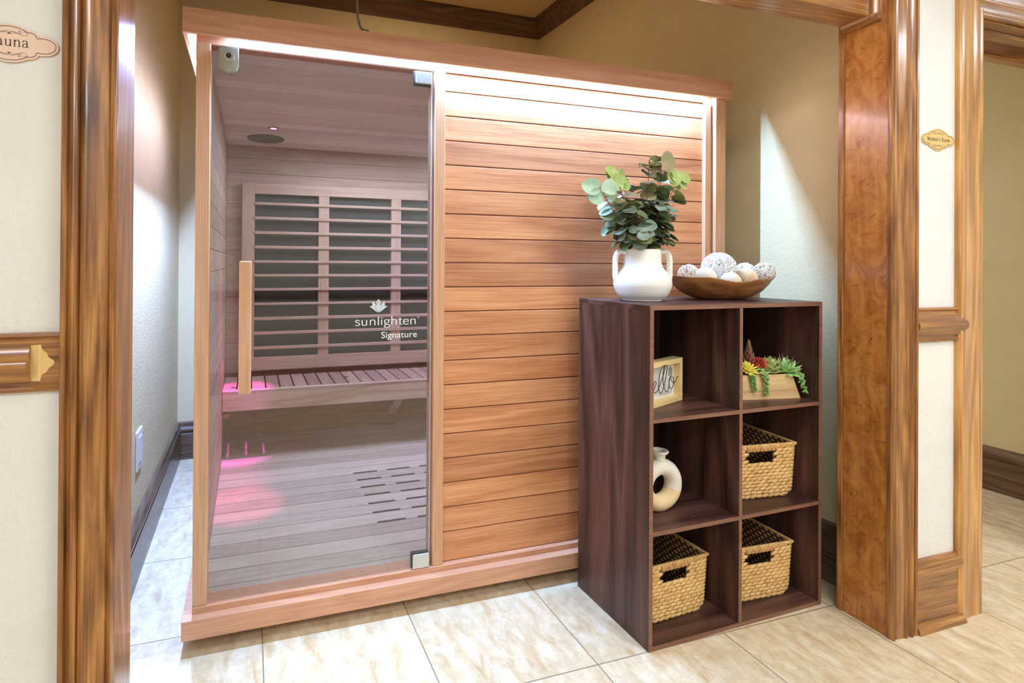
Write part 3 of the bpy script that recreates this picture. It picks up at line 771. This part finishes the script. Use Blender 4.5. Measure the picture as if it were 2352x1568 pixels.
b = B().box(-.0002, TB - .0005, -.0006, .0, .0005, SH - .0005).box(SW - TB + .0005, SW + .0002, -.0006, 0, .0005, SH - .0005).box(TB, SW - TB, -.0006, 0, SH - TB + .0005, SH - .0005).box(TB, SW - TB, -.0002, .0005, .0005, TB - .0005).box(.3670, .3800, -.0002, .0005, TB, SH - TB)
for za in (.3510, .6995): b.box(TB, SW - TB, -.0003, .0006, za + .0005, za + .013)
L('edge_banding', b, M['waledge'])
def SP(u, v, z): return (SX + u * math.cos(SR) - v * math.sin(SR), SY + u * math.sin(SR) + v * math.cos(SR), z)

# ------------------------------------------------------------------ woven baskets
def basket(label):
    t = thing('wicker_basket', label, 'basket', (0, 0, 0), SR, 'woven baskets in the shelf cubes', True)
    rr = random.Random(7)
    Wt, Wb, Dt, Db, H = .292, .276, .250, .238, .186
    b = B()
    rows = 15; rh = H / rows
    def side(kf, n, width_t, width_b, place, hole=None, inner=False):
        for r in range(rows):
            z = (r + .5) * rh; k = z / H; wd = width_b + (width_t - width_b) * k
            cut = .5 + .5 * min(1, (r + .6) / 2.2) if 0 else 1
            inset = .016 * max(0, 1 - r / 1.6) ** 2
            wd2 = wd - 2 * inset
            m_ = max(3, int(n * wd2 / width_t)); st = wd2 / m_; ph = (r % 2) * .5
            for q in range(m_ + 1):
                u = -wd2 / 2 + (q + ph) * st
                if u > wd2 / 2 + .001: continue
                if hole and hole[0] < u < hole[1] and hole[2] < z < hole[3]: continue
                ln = st * rr.uniform(.62, .78); hh = rh * rr.uniform(.52, .66)
                u = max(-wd2 / 2 + ln, min(wd2 / 2 - ln, u))
                p, rot = place(u, z, k)
                tilt = Matrix.Rotation(R_(rr.uniform(-20, -8)), 3, 'Y')
                b.ell(p, ln, .0052, hh, rot @ tilt, 7, 5)
    fr = lambda u, z, k: (Vector((u, -(Db + (Dt - Db) * k) / 2, z + .001)), Matrix.Identity(3))
    bk = lambda u, z, k: (Vector((u, (Db + (Dt - Db) * k) / 2, z + .001)), Matrix.Identity(3))
    rz = Matrix.Rotation(pi / 2, 3, 'Z')
    lf = lambda u, z, k: (Vector((-(Wb + (Wt - Wb) * k) / 2, u, z + .001)), rz)
    rg = lambda u, z, k: (Vector(((Wb + (Wt - Wb) * k) / 2, u, z + .001)), rz)
    hole = (-.057, .057, .122, .170)
    side(1, 12, Wt, Wb, fr, hole); side(1, 12, Wt, Wb, bk); side(1, 11, Dt, Db, lf); side(1, 11, Dt, Db, rg)
    obj('body', b, M['wicker'], t, 'all')
    # inner lining walls (thin, with the handle opening left free) and bottom
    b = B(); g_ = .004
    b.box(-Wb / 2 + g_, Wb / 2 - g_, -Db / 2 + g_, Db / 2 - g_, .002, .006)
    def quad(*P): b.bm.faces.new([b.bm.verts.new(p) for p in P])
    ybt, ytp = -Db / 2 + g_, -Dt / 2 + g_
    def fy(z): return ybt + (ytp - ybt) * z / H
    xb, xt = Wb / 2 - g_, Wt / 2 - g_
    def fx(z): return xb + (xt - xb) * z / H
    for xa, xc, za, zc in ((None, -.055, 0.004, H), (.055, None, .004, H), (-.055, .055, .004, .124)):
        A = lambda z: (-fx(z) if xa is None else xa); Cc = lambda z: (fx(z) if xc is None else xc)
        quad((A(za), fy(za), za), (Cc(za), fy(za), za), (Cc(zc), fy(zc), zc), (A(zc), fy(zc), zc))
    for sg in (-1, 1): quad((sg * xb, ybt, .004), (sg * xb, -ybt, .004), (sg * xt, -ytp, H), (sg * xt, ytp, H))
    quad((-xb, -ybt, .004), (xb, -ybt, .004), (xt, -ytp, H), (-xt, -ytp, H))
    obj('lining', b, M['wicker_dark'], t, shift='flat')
    b = B(); c = [(-Wt / 2, -Dt / 2), (Wt / 2, -Dt / 2), (Wt / 2, Dt / 2), (-Wt / 2, Dt / 2)]
    path = []
    for i in range(4):
        a, d = c[i], c[(i + 1) % 4]
        for k in range(16): path.append((a[0] + (d[0] - a[0]) * k / 16, a[1] + (d[1] - a[1]) * k / 16, H + .001))
    b.tube(path, .0042, 8, True)
    for i in range(len(path) * 2):
        p = Vector(path[i // 2]); q = Vector(path[(i // 2 + 1) % len(path)]); p = p.lerp(q, (i % 2) * .5)
        d = (q - Vector(path[i // 2])).normalized()
        b.ell(p, .0048, .0060, .0060, Matrix.Rotation(math.atan2(d.y, d.x) + .4, 3, 'Z'), 6, 4)
    obj('rim', b, M['wicker'], t, 'all')
    b = B(); yh = -Dt / 2 - .001
    b.box(-.060, .060, yh - .004, yh + .005, .167, .187, .003)
    for k in range(15):
        x = -.056 + k * .0080; s_ = 1 if k % 2 else -1
        b.tube([(x - .004 * s_, yh - .0046, .168), (x, yh - .0056, .177), (x + .004 * s_, yh - .0046, .187)], .0022, 6)
    b.tube([(-.058, yh + .003, .123), (.058, yh + .003, .123)], .003, 6)
    obj('handle', b, M['wicker_light'], t, 'all')
    return t
def wick(name, a, c, d):
    t = NT(name); v = t.coords(); n = t.noise(v, 60, 4, .7); n2 = t.noise(t.map(v, (30, 300, 300)), 1, 3, .6)
    f = t.math('ADD', t.math('MULTIPLY', n, .6), t.math('MULTIPLY', n2, .4))
    return t.set(t.ramp(f, [(.32, s2l(d)), (.48, s2l(c)), (.68, s2l(a))]), .6, None, t.bump(n2, .4, .001))
M['wicker'] = wick('water_hyacinth', (240, 204, 138), (218, 174, 106), (158, 108, 58))
M['wicker_light'] = wick('wrapped_hyacinth', (228, 182, 122), (206, 156, 96), (150, 100, 56))
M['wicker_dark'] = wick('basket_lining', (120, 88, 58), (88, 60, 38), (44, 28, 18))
def copy_tree(o):
    r = o.copy(); C.objects.link(r)
    for ch in [c for c in o.children]:
        q = copy_tree(ch); q.parent = r
    return r
b1 = basket('woven wicker basket in the bottom left cube of the shelf')
b2 = copy_tree(b1); b2['label'] = 'woven wicker basket in the bottom right cube of the shelf'
b3 = copy_tree(b1); b3['label'] = 'woven wicker basket in the middle right cube of the shelf'
b1.location = SP(.1780, .206, .0150); b2.location = SP(.5530, .192, .0150); b3.location = SP(.573, .198, .3650)
b1.rotation_euler[2] = SR + .03; b2.rotation_euler[2] = SR - .07; b3.rotation_euler[2] = SR - .12

# ------------------------------------------------------------------ framed sign
ang = R_(20.0)
FS = thing('framed_sign', 'pale wood box frame with black script hello over SUNSHINE', 'sign', (1.46064, 1.49129, .7135), ang, None, True)
fw, fh, fd = .262, .1500, .036
b = B().box(-fw, 0, 0, fd, 0, .0175, .0008).box(-fw, 0, 0, fd, fh - .0175, fh, .0008).box(-.0185, 0, 0, fd, .0176, fh - .0176, .0006).box(-fw, -fw + .0185, 0, fd, .0176, fh - .0176, .0006)
obj('frame', b, wood('pale_pine_frame', (240, 216, 160), (228, 198, 138), (204, 170, 108), axis='X', fine=60, figamt=.15, rough=.6), FS)
obj('backing', B().box(-fw + .018, -.018, .022, .026, .017, fh - .017), plain('white_washed_board', (226, 224, 212), .7, 0, .06, 25), FS)
b = B()
Hs = {'h': [(-.252, .050), (-.246, .09), (-.238, .125), (-.234, .133), (-.238, .120), (-.246, .075), (-.249, .048), (-.243, .072), (-.232, .088), (-.224, .080), (-.222, .060), (-.216, .049), (-.208, .056), (-.199, .0627), (-.19, .0752), (-.1847, .0813), (-.1870, .0893), (-.1950, .0886), (-.2010, .0760), (-.2000, .0600), (-.1940, .0525), (-.1871, .0521), (-.1738, .0578)],
      'll': [(-.1738, .0578), (-.1578, .0778), (-.139, .1033), (-.1283, .1255), (-.1300, .1330), (-.1421, .1337), (-.1582, .1182), (-.1661, .0927), (-.1685, .0653), (-.163, .0507), (-.1534, .0451), (-.1413, .0546), (-.1305, .0741), (-.117, .1076), (-.113, .1291), (-.12, .1362), (-.1338, .1307), (-.1404, .1034), (-.1374, .075), (-.1275, .0541), (-.1163, .0454), (-.1066, .0511), (-.1011, .0631), (-.0985, .078), (-.0930, .0920)],
      'o': [(-.0859, .0946), (-.0943, .0906), (-.0998, .0771), (-.0968, .0597), (-.0854, .051), (-.0741, .058), (-.0685, .073), (-.0715, .0863), (-.0787, .0937), (-.0881, .093), (-.0829, .0792), (-.0656, .0698), (-.0512, .0766), (-.0454, .0859), (-.0367, .0863)]}
for kk in Hs:
    b.tube([(p[0], -.0025, p[1]) for p in cr(Hs[kk], 6)], .0013, 6)
obj('script_lettering', b, plain('black_wire', (18, 16, 16), .45), FS, 'all')
text_mesh('SUNSHINE', .015, plain('grey_print', (150, 148, 140), .7), 'small_lettering', FS, lambda x, y: Vector((-.118 + x, .0218, .0245 + y)), .086)
b = B(); b.box(-.055, -.031, .0205, .0218, .088, .116).box(-.0435, -.0425, .0205, .0218, .116, .131)
obj('printed_tag', b, plain('grey_tag', (150, 148, 132), .7), FS)

# ------------------------------------------------------------------ ring vase
t = thing('ring_vase', 'cream donut-shaped vase with beige lower half in the middle left cube', 'vase', SP(.1430, .112, .3650), SR + .0, None, True)
def ring_part(a0, a1, n=40, cap=False):
    b = B(); Rm, rz_, ry = .0605, .0275, .0275; rings = []
    for i in range(n + 1):
        a = a0 + (a1 - a0) * i / n
        rings.append([Vector(((Rm + rz_ * math.cos(k)) * math.cos(a), ry * math.sin(k), .0875 + (Rm + rz_ * math.cos(k)) * math.sin(a))) for k in [2 * pi * q / 20 for q in range(20)]])
    return b.loft(rings, True, False)
obj('upper_ring', ring_part(R_(-18), R_(198)), plain('cream_glaze', (226, 218, 202), .45), t, 'all')
o = obj('lower_ring', ring_part(R_(198), R_(342)), plain('sand_bisque', (226, 198, 150), .7, 0, .05, 120), t, 'all'); o['label'] = 'unglazed beige lower half'
obj('neck', B().lathe([(.020, 0), (.0195, .020), (.022, .028), (.0285, .034), (.031, .038), (.0295, .041), (.023, .042), (.018, .036), (.016, .018), (.016, 0)], 32, (.0, 0, .162)), plain('cream_neck', (226, 218, 202), .45), t, 'all')

# ------------------------------------------------------------------ succulent planter
t = thing('succulent_planter', 'pale wooden box planter of mixed succulents in the top right cube', 'planter', SP(.588, .119, .7135), SR - .165, None, True)
b = B(); wb, wt, dd, hb = .1416, .107, .045, .087
pw = wood('pale_planter_wood', (232, 202, 152), (212, 178, 124), (176, 138, 88), axis='X', fine=40, figure=1.2, figamt=.25, rough=.7)
b.loft([[Vector((-wb, -dd, 0)), Vector((wb, -dd, 0)), Vector((wb, dd, 0)), Vector((-wb, dd, 0))], [Vector((-wt, -dd, hb)), Vector((wt, -dd, hb)), Vector((wt, dd, hb)), Vector((-wt, dd, hb))], [Vector((-wt + .006, -dd + .006, hb)), Vector((wt - .006, -dd + .006, hb)), Vector((wt - .006, dd - .006, hb)), Vector((-wt + .006, dd - .006, hb))], [Vector((-wt + .006, -dd + .006, hb - .012)), Vector((wt - .006, -dd + .006, hb - .012)), Vector((wt - .006, dd - .006, hb - .012)), Vector((-wt + .006, dd - .006, hb - .012))]])
obj('box', b, pw, t)
obj('moss', B().box(-wt + .007, wt - .007, -dd + .007, dd - .007, hb - .02, hb - .006), M['soil'], t)
rs = random.Random(11)
def fleshy(b, p, d, ln, wd, th, curl=.0):
    d = Vector(d).normalized(); z_ = Vector((0, 0, 1)); sd = d.cross(z_)
    if sd.length < 1e-3: sd = Vector((1, 0, 0))
    sd.normalize(); nu = sd.cross(d); rings = []
    for i in range(8):
        s_ = i / 7; w_ = wd * (math.sin(pi * min(1, s_ * .86 + .10)) ** .8); 
        c = Vector(p) + d * ln * s_ + nu * curl * s_ * s_
        if i == 7: w_ = wd * .06
        rings.append([c + sd * w_ * math.cos(k) + nu * th * (w_ / wd) * math.sin(k) for k in [2 * pi * q / 8 for q in range(8)]])
    b.loft(rings)
def rosette(name, c, layers, mat, tiltv=(0, 0, 1), lab=None):
    b = B(); q = Vector((0, 0, 1)).rotation_difference(Vector(tiltv).normalized())
    for li, (n, el, ln, wd, th, cu) in enumerate(layers):
        for k in range(n):
            a = 2 * pi * (k + .5 * (li % 2)) / n + rs.uniform(-.08, .08); e_ = R_(el + rs.uniform(-4, 4))
            d = q @ Vector((math.cos(a) * math.cos(e_), math.sin(a) * math.cos(e_), math.sin(e_)))
            fleshy(b, Vector(c) + d * .002, d, ln * rs.uniform(.92, 1.06), wd, th, cu)
    o = obj(name, b, mat, t, 'all')
    if lab: o['label'] = lab
    return o
def plantmat(name, a, c, rough=.5, sc_=60):
    q = NT(name); n = q.noise(q.coords(), sc_, 3, .6); return q.set(q.ramp(n, [(.35, s2l(a)), (.65, s2l(c))]), rough)
yb_ = -.030
rosette('green_rosette', (.108, -.020, .092), [(9, 6, .056, .0120, .003, .006), (9, 24, .052, .0120, .003, .010), (8, 42, .044, .010, .003, .010), (6, 64, .030, .007, .0025, .004)], plantmat('mint_succulent', (138, 190, 108), (190, 222, 150)), (-.05, -.45, 1), 'pale green open rosette')
rosette('olive_rosette', (.038, -.014, .088), [(7, 12, .044, .018, .003, .012), (6, 42, .054, .020, .003, .008), (6, 66, .060, .016, .003, .004)], plantmat('olive_succulent', (140, 150, 84), (186, 196, 120)), (.05, -.25, 1), 'broad-leaved olive green rosette')
rosette('yellow_rosette', (-.062, -.030, .100), [(13, 5, .034, .0052, .003, .003), (12, 30, .036, .0052, .003, .004), (9, 55, .032, .0046, .003, .002), (5, 80, .028, .004, .003, 0)], plantmat('yellow_succulent', (238, 222, 60), (250, 240, 130)), (0, -.5, 1), 'bright yellow spiky rosette')
rosette('grey_airplant', (.135, .012, .094), [(9, 20, .060, .0040, .002, .018), (7, 50, .055, .0040, .002, .014)], plantmat('mauve_airplant', (150, 120, 104), (176, 150, 130)), (.2, 0, 1), 'thin mauve curling leaves')
b = B(); b.tube([(-.028, .002, .075), (-.027, .002, .135), (-.026, .002, .185)], .003, 8)
for k in range(52):
    s_ = k / 51; zz = .108 + .078 * s_; a = k * 2.4; d = (math.cos(a) * (.9 - .4 * s_), math.sin(a) * (.9 - .4 * s_), .55 + .8 * s_)
    fleshy(b, (-.027, .002, zz), d, .036 * (1 - .40 * s_), .0052, .0032, .006)
o = obj('burgundy_stalk', b, plantmat('burgundy_succulent', (124, 112, 76), (156, 82, 78), .5, 22), t, 'all'); o['label'] = 'tall reddish-brown leafy spike'
b = B()
for k in range(96):
    e_ = math.asin(1 - 2 * (k + .5) / 96); a = k * 2.39996; d = Vector((math.cos(a) * math.cos(e_), math.sin(a) * math.cos(e_), math.sin(e_)))
    b.ell(Vector((-.005, -.018, .120)) + d * .0215, .0046, .0030, .0030, d.to_track_quat('X', 'Z').to_matrix(), 7, 5)
b.tube([(-.005, -.010, .07), (-.005, -.018, .120)], .006, 8)
o = obj('red_berry_cluster', b, plantmat('red_beads', (176, 40, 24), (214, 86, 56), .35), t, 'all'); o['label'] = 'ball of small red beads'
def trail(path, n, mat, name, r=.0058, seed=1):
    rr = random.Random(seed); b = B(); P = cr(path, 10); b.tube(P, .0012, 5)
    for k in range(n):
        p = Vector(P[int(k / n * (len(P) - 1))]); a = k * 2.39
        d = Vector((math.cos(a), -abs(math.sin(a)) * .9, rr.uniform(-.7, .1))).normalized()
        q = r * (1 - .35 * k / n)
        b.ell(p + d * q * 1.3, q * 1.25, q * .78, q * .78, d.to_track_quat('X', 'Z').to_matrix(), 8, 6)
    return obj(name, b, mat, t, 'all')
gm = plantmat('burro_tail', (96, 140, 68), (150, 186, 108)); gm2 = plantmat('burro_tail_dark', (70, 130, 48), (130, 176, 90))
trail([(-.060, -.030, .095), (-.060, -.050, .085), (-.057, -.053, .060), (-.050, -.053, .031)], 38, gm2, 'trailing_stem', .0056, 2)
trail([(-.014, -.030, .108), (-.012, -.050, .092), (-.007, -.053, .061), (-.0065, -.053, .016)], 36, gm, 'trailing_stem', .0068, 3)
trail([(.120, -.030, .095), (.128, -.050, .090), (.136, -.054, .058), (.150, -.054, .020)], 40, gm, 'trailing_stem', .0072, 4)
b = B()
for k in range(7):
    a = k * .9; fleshy(b, (-.040 + .006 * k, -.042, .090), (math.cos(a) * .8, -.6, .3), .020, .006, .003, .002)
obj('small_leaves', b, plantmat('pale_leaf', (196, 200, 140), (222, 214, 168)), t, 'all')

# ------------------------------------------------------------------ white vase on top
VX, VY = .1505, .2
t = thing('handled_vase', 'white ceramic two-handled vase on top of the shelf', 'vase', SP(VX, VY, SH), SR - .42, None, True)
prof = [(0, .001), (.058, .001), (.064, .005), (.082, .022), (.0935, .048), (.0950, .066), (.0905, .084), (.078, .102), (.067, .116), (.0612, .134), (.0600, .172), (.0605, .1785), (.0580, .1800), (.0565, .176), (.0560, .136), (.062, .116), (.073, .100), (.086, .083), (.090, .066), (.088, .048), (.060, .012), (0, .009)]
pr2 = cr(prof[:12], 4) + prof[12:]
obj('body', B().lathe(pr2, 64), M['ceramic'], t, 'all')
for sg in (-1, 1):
    b = B(); P = cr([(sg * .054, 0, .168), (sg * .070, 0, .1735), (sg * .085, 0, .166), (sg * .0915, 0, .145), (sg * .0920, 0, .112), (sg * .0915, 0, .084), (sg * .087, 0, .064)], 8)
    rings = []
    for i, p in enumerate(P):
        a = Vector(P[max(0, i - 1)]); c = Vector(P[min(len(P) - 1, i + 1)]); tt = (c - a).normalized(); nn = Vector((-tt.z, 0, tt.x))
        rings.append([Vector(p) + Vector((0, 1, 0)) * .0150 * math.cos(k) + nn * .0090 * math.sin(k) for k in [2 * pi * q / 14 for q in range(14)]])
    b.loft(rings); obj('handle', b, M['ceramic'], t, 'all')

# ------------------------------------------------------------------ eucalyptus
t = thing('eucalyptus_bunch', 'artificial eucalyptus stems with round green leaves in the white vase', 'plant', SP(VX, VY, SH), SR, None, True)
re_ = random.Random(21)
lm = {'g': plantmat('eucalyptus_green', (84, 100, 64), (122, 136, 94), .5, 30), 'd': plantmat('eucalyptus_grey', (116, 138, 120), (160, 178, 160), .5, 30),
      'l': plantmat('eucalyptus_lime', (156, 182, 98), (190, 206, 132), .5, 24), 'o': plantmat('eucalyptus_olive', (112, 116, 66), (146, 146, 94), .5, 30), 'b': plantmat('eucalyptus_brown', (140, 134, 92), (166, 152, 116), .5, 24),
      'm': plantmat('eucalyptus_mint', (156, 190, 160), (190, 216, 190), .45, 24)}
stem_m = plain('brown_stem', (112, 72, 44), .6); bud_m = plain('cream_buds', (230, 205, 160), .6)
def leaf(b, p, nrm, d, L_, W_, cup=.12):
    nrm = Vector(nrm).normalized(); d = Vector(d); d = (d - nrm * d.dot(nrm)).normalized(); s_ = nrm.cross(d)
    n = 18; c0 = Vector(p)
    rings = []
    for ri, rr_ in ((0, .0), (1, .55), (2, 1.0)):
        if ri == 0: continue
        rings.append([b.bm.verts.new(c0 + d * (L_ / 2 + L_ / 2 * rr_ * math.cos(k) ) + s_ * (W_ / 2 * rr_ * math.sin(k) * (1 - .12 * math.cos(k))) + nrm * (cup * L_ * rr_ * rr_ * (abs(math.sin(k)) - .35 * math.cos(k)))) for k in [2 * pi * q / n for q in range(n)]])
    cc = b.bm.verts.new(c0 + d * L_ / 2 - nrm * .01 * L_)
    for k in range(n):
        b.bm.faces.new((cc, rings[0][k], rings[0][(k + 1) % n])); b.bm.faces.new((rings[0][k], rings[1][k], rings[1][(k + 1) % n], rings[0][(k + 1) % n]))
# targets in shelf-local offset from vase axis (du, dv, z)
tg = [(-.190, -.01, .385, 'm'), (-.115, .0, .440, 'l'), (-.050, .05, .455, 'd'), (.010, -.02, .480, 'o'), (.085, .0, .490, 'o'), (.165, .0, .450, 'l'), (.120, .03, .470, 'b'),
      (-.105, -.02, .340, 'b'), (-.110, .02, .260, 'g'), (.090, .0, .330, 'd'), (.095, -.03, .225, 'g'), (.085, .05, .370, 'g'), (-.080, -.05, .310, 'g'), (.03, -.06, .340, 'd'), (.0, .06, .36, 'g'), (-.06, .05, .29, 'd'), (.065, -.06, .260, 'g'), (-.075, -.06, .235, 'd')]
big = {0, 1, 4, 5}
for si, (dx, dy, z, kind) in enumerate(tg):
    bx, by = dx * .13, dy * .15
    P = cr([(bx * .3, by * .3, .03), (bx, by, .17), (dx * .55, dy * .6, .17 + (z - .17) * .5), (dx, dy, z)], 8)
    so = obj('stem', B().tube(P, lambda q: .0022 - .0012 * q, 6), stem_m, t, 'all')
    N = int(6 + (z - .17) / .024)
    groups = {}
    for k in range(N):
        f = .30 + .70 * k / (N - 1); i = min(len(P) - 2, int(f * (len(P) - 1))); p = Vector(P[i]); tt = (Vector(P[i + 1]) - p).normalized()
        if p.z < .205: continue
        if p.z > .34 and k < N - 2 and re_.random() < .40: continue
        a = re_.uniform(0, pi)
        for sd in (0, 1):
            aa = a + sd * pi + re_.uniform(-.4, .4)
            o1 = Vector((math.cos(aa), math.sin(aa), re_.uniform(.0, .45))).normalized()
            nr = (tt * re_.uniform(.6, 1.3) + Vector((re_.uniform(-.7, .7), re_.uniform(-.9, .3), re_.uniform(-.1, .5)))).normalized()
            top = k >= N - 2
            Lf = re_.uniform(.044, .064) * (1.0 if not top else .8)
            kd = kind if (top or (si in big and k >= N - 4)) else re_.choice('ggggddgbbo')
            if si in big and k >= N - 3:
                Lf = re_.uniform(.050, .066); nr = Vector((re_.uniform(-.4, .4), -1, re_.uniform(-.2, .4)))
            groups.setdefault(kd, B())
            leaf(groups[kd], p + o1 * .003, nr, o1, Lf, Lf * re_.uniform(.82, 1.0), re_.uniform(.04, .16))
    for kd in groups: obj('leaves', groups[kd], lm[kd], so, 'all', shift='flat')
    if si in (3, 6, 7, 9, 11, 8):
        b = B(); e_ = Vector(P[-1])
        for q in range(5):
            o1 = Vector((re_.uniform(-1, 1), re_.uniform(-1, .4), re_.uniform(0, 1.2))).normalized() * .011
            b.tube([e_, e_ + o1], .0007, 4); b.ell(e_ + o1, .0022, .0022, .0036, None, 6, 5)
        obj('buds', b, bud_m, so, 'all')
# the broad pale leaf that tops the bunch
b = B(); leaf(b, (.082, -.03, .452), (0, -1, .1), (.1, 0, 1), .078, .066, .02); leaf(b, (.060, -.02, .430), (-.3, -1, .2), (-.5, 0, .9), .05, .04, .05)
o = obj('leaves', b, lm['l' if 0 else 'b'], t, 'all', shift='flat')

# ------------------------------------------------------------------ dough bowl and its balls
BX, BY = .5200, .205
brl = .245
t = thing('dough_bowl', 'carved brown wooden bowl holding woven balls on the shelf top', 'bowl', SP(BX, BY, SH), SR, None, True)
def bowlmat():
    q = NT('carved_acacia'); v = q.coords(); n = q.noise(q.map(v, (4, 8, 16)), 1.4, 5, .6, 1.5); f = q.noise(q.map(v, (10, 60, 120)), 1, 4, .6)
    g = q.math('ADD', q.math('MULTIPLY', n, .7), q.math('MULTIPLY', f, .3))
    return q.set(q.ramp(g, [(.3, s2l((84, 50, 26))), (.45, s2l((138, 88, 46))), (.6, s2l((176, 122, 70))), (.75, s2l((202, 152, 96)))]), .42, None, q.bump(f, .1, .001))
b = B(); nn_ = 56
def rimw(a): return .0075 * math.cos(2 * a) + .0032 * math.sin(5 * a + 1.0) + .0024 * math.sin(8 * a + .5)
def bring(sx, sy, z, dz=0, wob=1): return [Vector((sx * math.cos(a) * (1 + .02 * wob * math.sin(5 * a)), sy * math.sin(a) * (1 + .03 * wob * math.sin(4 * a + 1)), z + dz * rimw(a))) for a in [2 * pi * k / nn_ for k in range(nn_)]]
b.loft([bring(.088, .050, .0008, 0, .2), bring(.128, .068, .008, 0, .4), bring(.178, .092, .030, .2), bring(.203, .106, .052, .5), bring(.223, .118, .076, 1), bring(.225, .120, .080, 1), bring(.219, .116, .080, 1), bring(.196, .100, .054, .5), bring(.169, .086, .034, .2), bring(.11, .055, .016, 0, .4), bring(.05, .03, .012, 0, .2)])
obj('shell', b, bowlmat(), t, 'all')
def vine_ball(r, n, w_, seed):
    rr = random.Random(seed); b = B()
    for i in range(n):
        ax = Vector((rr.gauss(0, 1), rr.gauss(0, 1), rr.gauss(0, 1))).normalized()
        q = Vector((0, 0, 1)).rotation_difference(ax); rad = r * rr.uniform(.93, 1.0); off = rr.uniform(-.45, .45) * r; r1 = math.sqrt(max(rad * rad - off * off, 1e-6))
        ph = rr.uniform(0, 6)
        b.tube([q @ Vector((r1 * (1 + .02 * math.sin(3 * a + ph)) * math.cos(a), r1 * math.sin(a), off + .03 * r * math.sin(2 * a + ph))) for a in [2 * pi * k / 26 for k in range(26)]], w_, 5, True)
    return b
def wrapped_ball(r, w_, ax):
    b = B(); q = Vector((0, 0, 1)).rotation_difference(Vector(ax).normalized()); n = int(2 * r / (w_ * 1.7))
    b.ell((0, 0, 0), r * .95, r * .95, r * .95, None, 24, 16)
    for i in range(n):
        z = -r + (i + .5) * 2 * r / n; r1 = math.sqrt(max(r * r - z * z, 1e-7))
        b.tube([q @ Vector((r1 * math.cos(a), r1 * math.sin(a), z)) for a in [2 * pi * k / 28 for k in range(28)]], w_, 5, True)
    return b
white = plain('white_washed_vine', (244, 240, 234), .6, 0, .05, 90); wh2 = plain('white_vine_tan', (232, 218, 200), .65, 0, .14, 60); cream = plain('cream_cord', (240, 232, 212), .7, 0, .04, 120); tanc = plain('natural_cord', (226, 196, 160), .7, 0, .1, 60)
def ball(b, u, v, z, mat, name, label):
    x_, y_, z_ = SP(u, v, z)
    r = B(); r.bm.free(); r.bm = b.bm
    me = bpy.data.meshes.new(name); b.bm.to_mesh(me); b.bm.free(); me.materials.append(mat)
    for p in me.polygons: p.use_smooth = True
    o = bpy.data.objects.new(name, me); C.objects.link(o); o.location = (x_, y_, z_); tag(o, label, 'decorative ball', 'balls in the wooden bowl'); return o
ball(vine_ball(.0585, 62, .0011, 1), .5184, .214, SH + .1160, white, 'vine_ball', 'largest white vine ball, piled highest in the bowl')
ball(vine_ball(.0365, 34, .0010, 2), .3740, .214, SH + .0920, wh2, 'vine_ball', 'small open vine ball at the left end of the bowl')
ball(vine_ball(.0375, 34, .0010, 3), .6820, .240, SH + .0990, white, 'vine_ball', 'white vine ball right behind the ribbed ball in the bowl')
ball(vine_ball(.0390, 22, .0013, 4), .7040, .178, SH + .0990, wh2, 'vine_ball', 'open latticed vine ball at the right end of the bowl')
ball(wrapped_ball(.0370, .0011, (.9, .2, .5)), .4060, .172, SH + .0800, cream, 'cord_ball', 'smooth cream cord-wrapped ball between the left and largest balls')
ball(wrapped_ball(.0390, .0020, (1, .1, .15)), .5930, .165, SH + .0760, tanc, 'cord_ball', 'tan ribbed cord-wrapped ball in the right half of the bowl')
ball(wrapped_ball(.0330, .0011, (.2, .3, 1)), .5020, .150, SH + .0680, cream, 'cord_ball', 'low cream cord ball just below the largest ball')

# small dark twig tip poking into view in the side room
tw = B().tube(cr([(3.75, 2.35, 1.50), (3.60, 2.30, 1.515), (3.40, 2.2, 1.50)], 8), lambda q: .004 * (1 - q) + .0008, 6)
if 0: tag(obj('twig', tw, M['darkmetal'], None, True), 'thin dark twig tip in the side room', 'twig')

# tidy helper keys
for o in bpy.data.objects:
    for k in ('_o', '_local'):
        if k in o: del o[k]
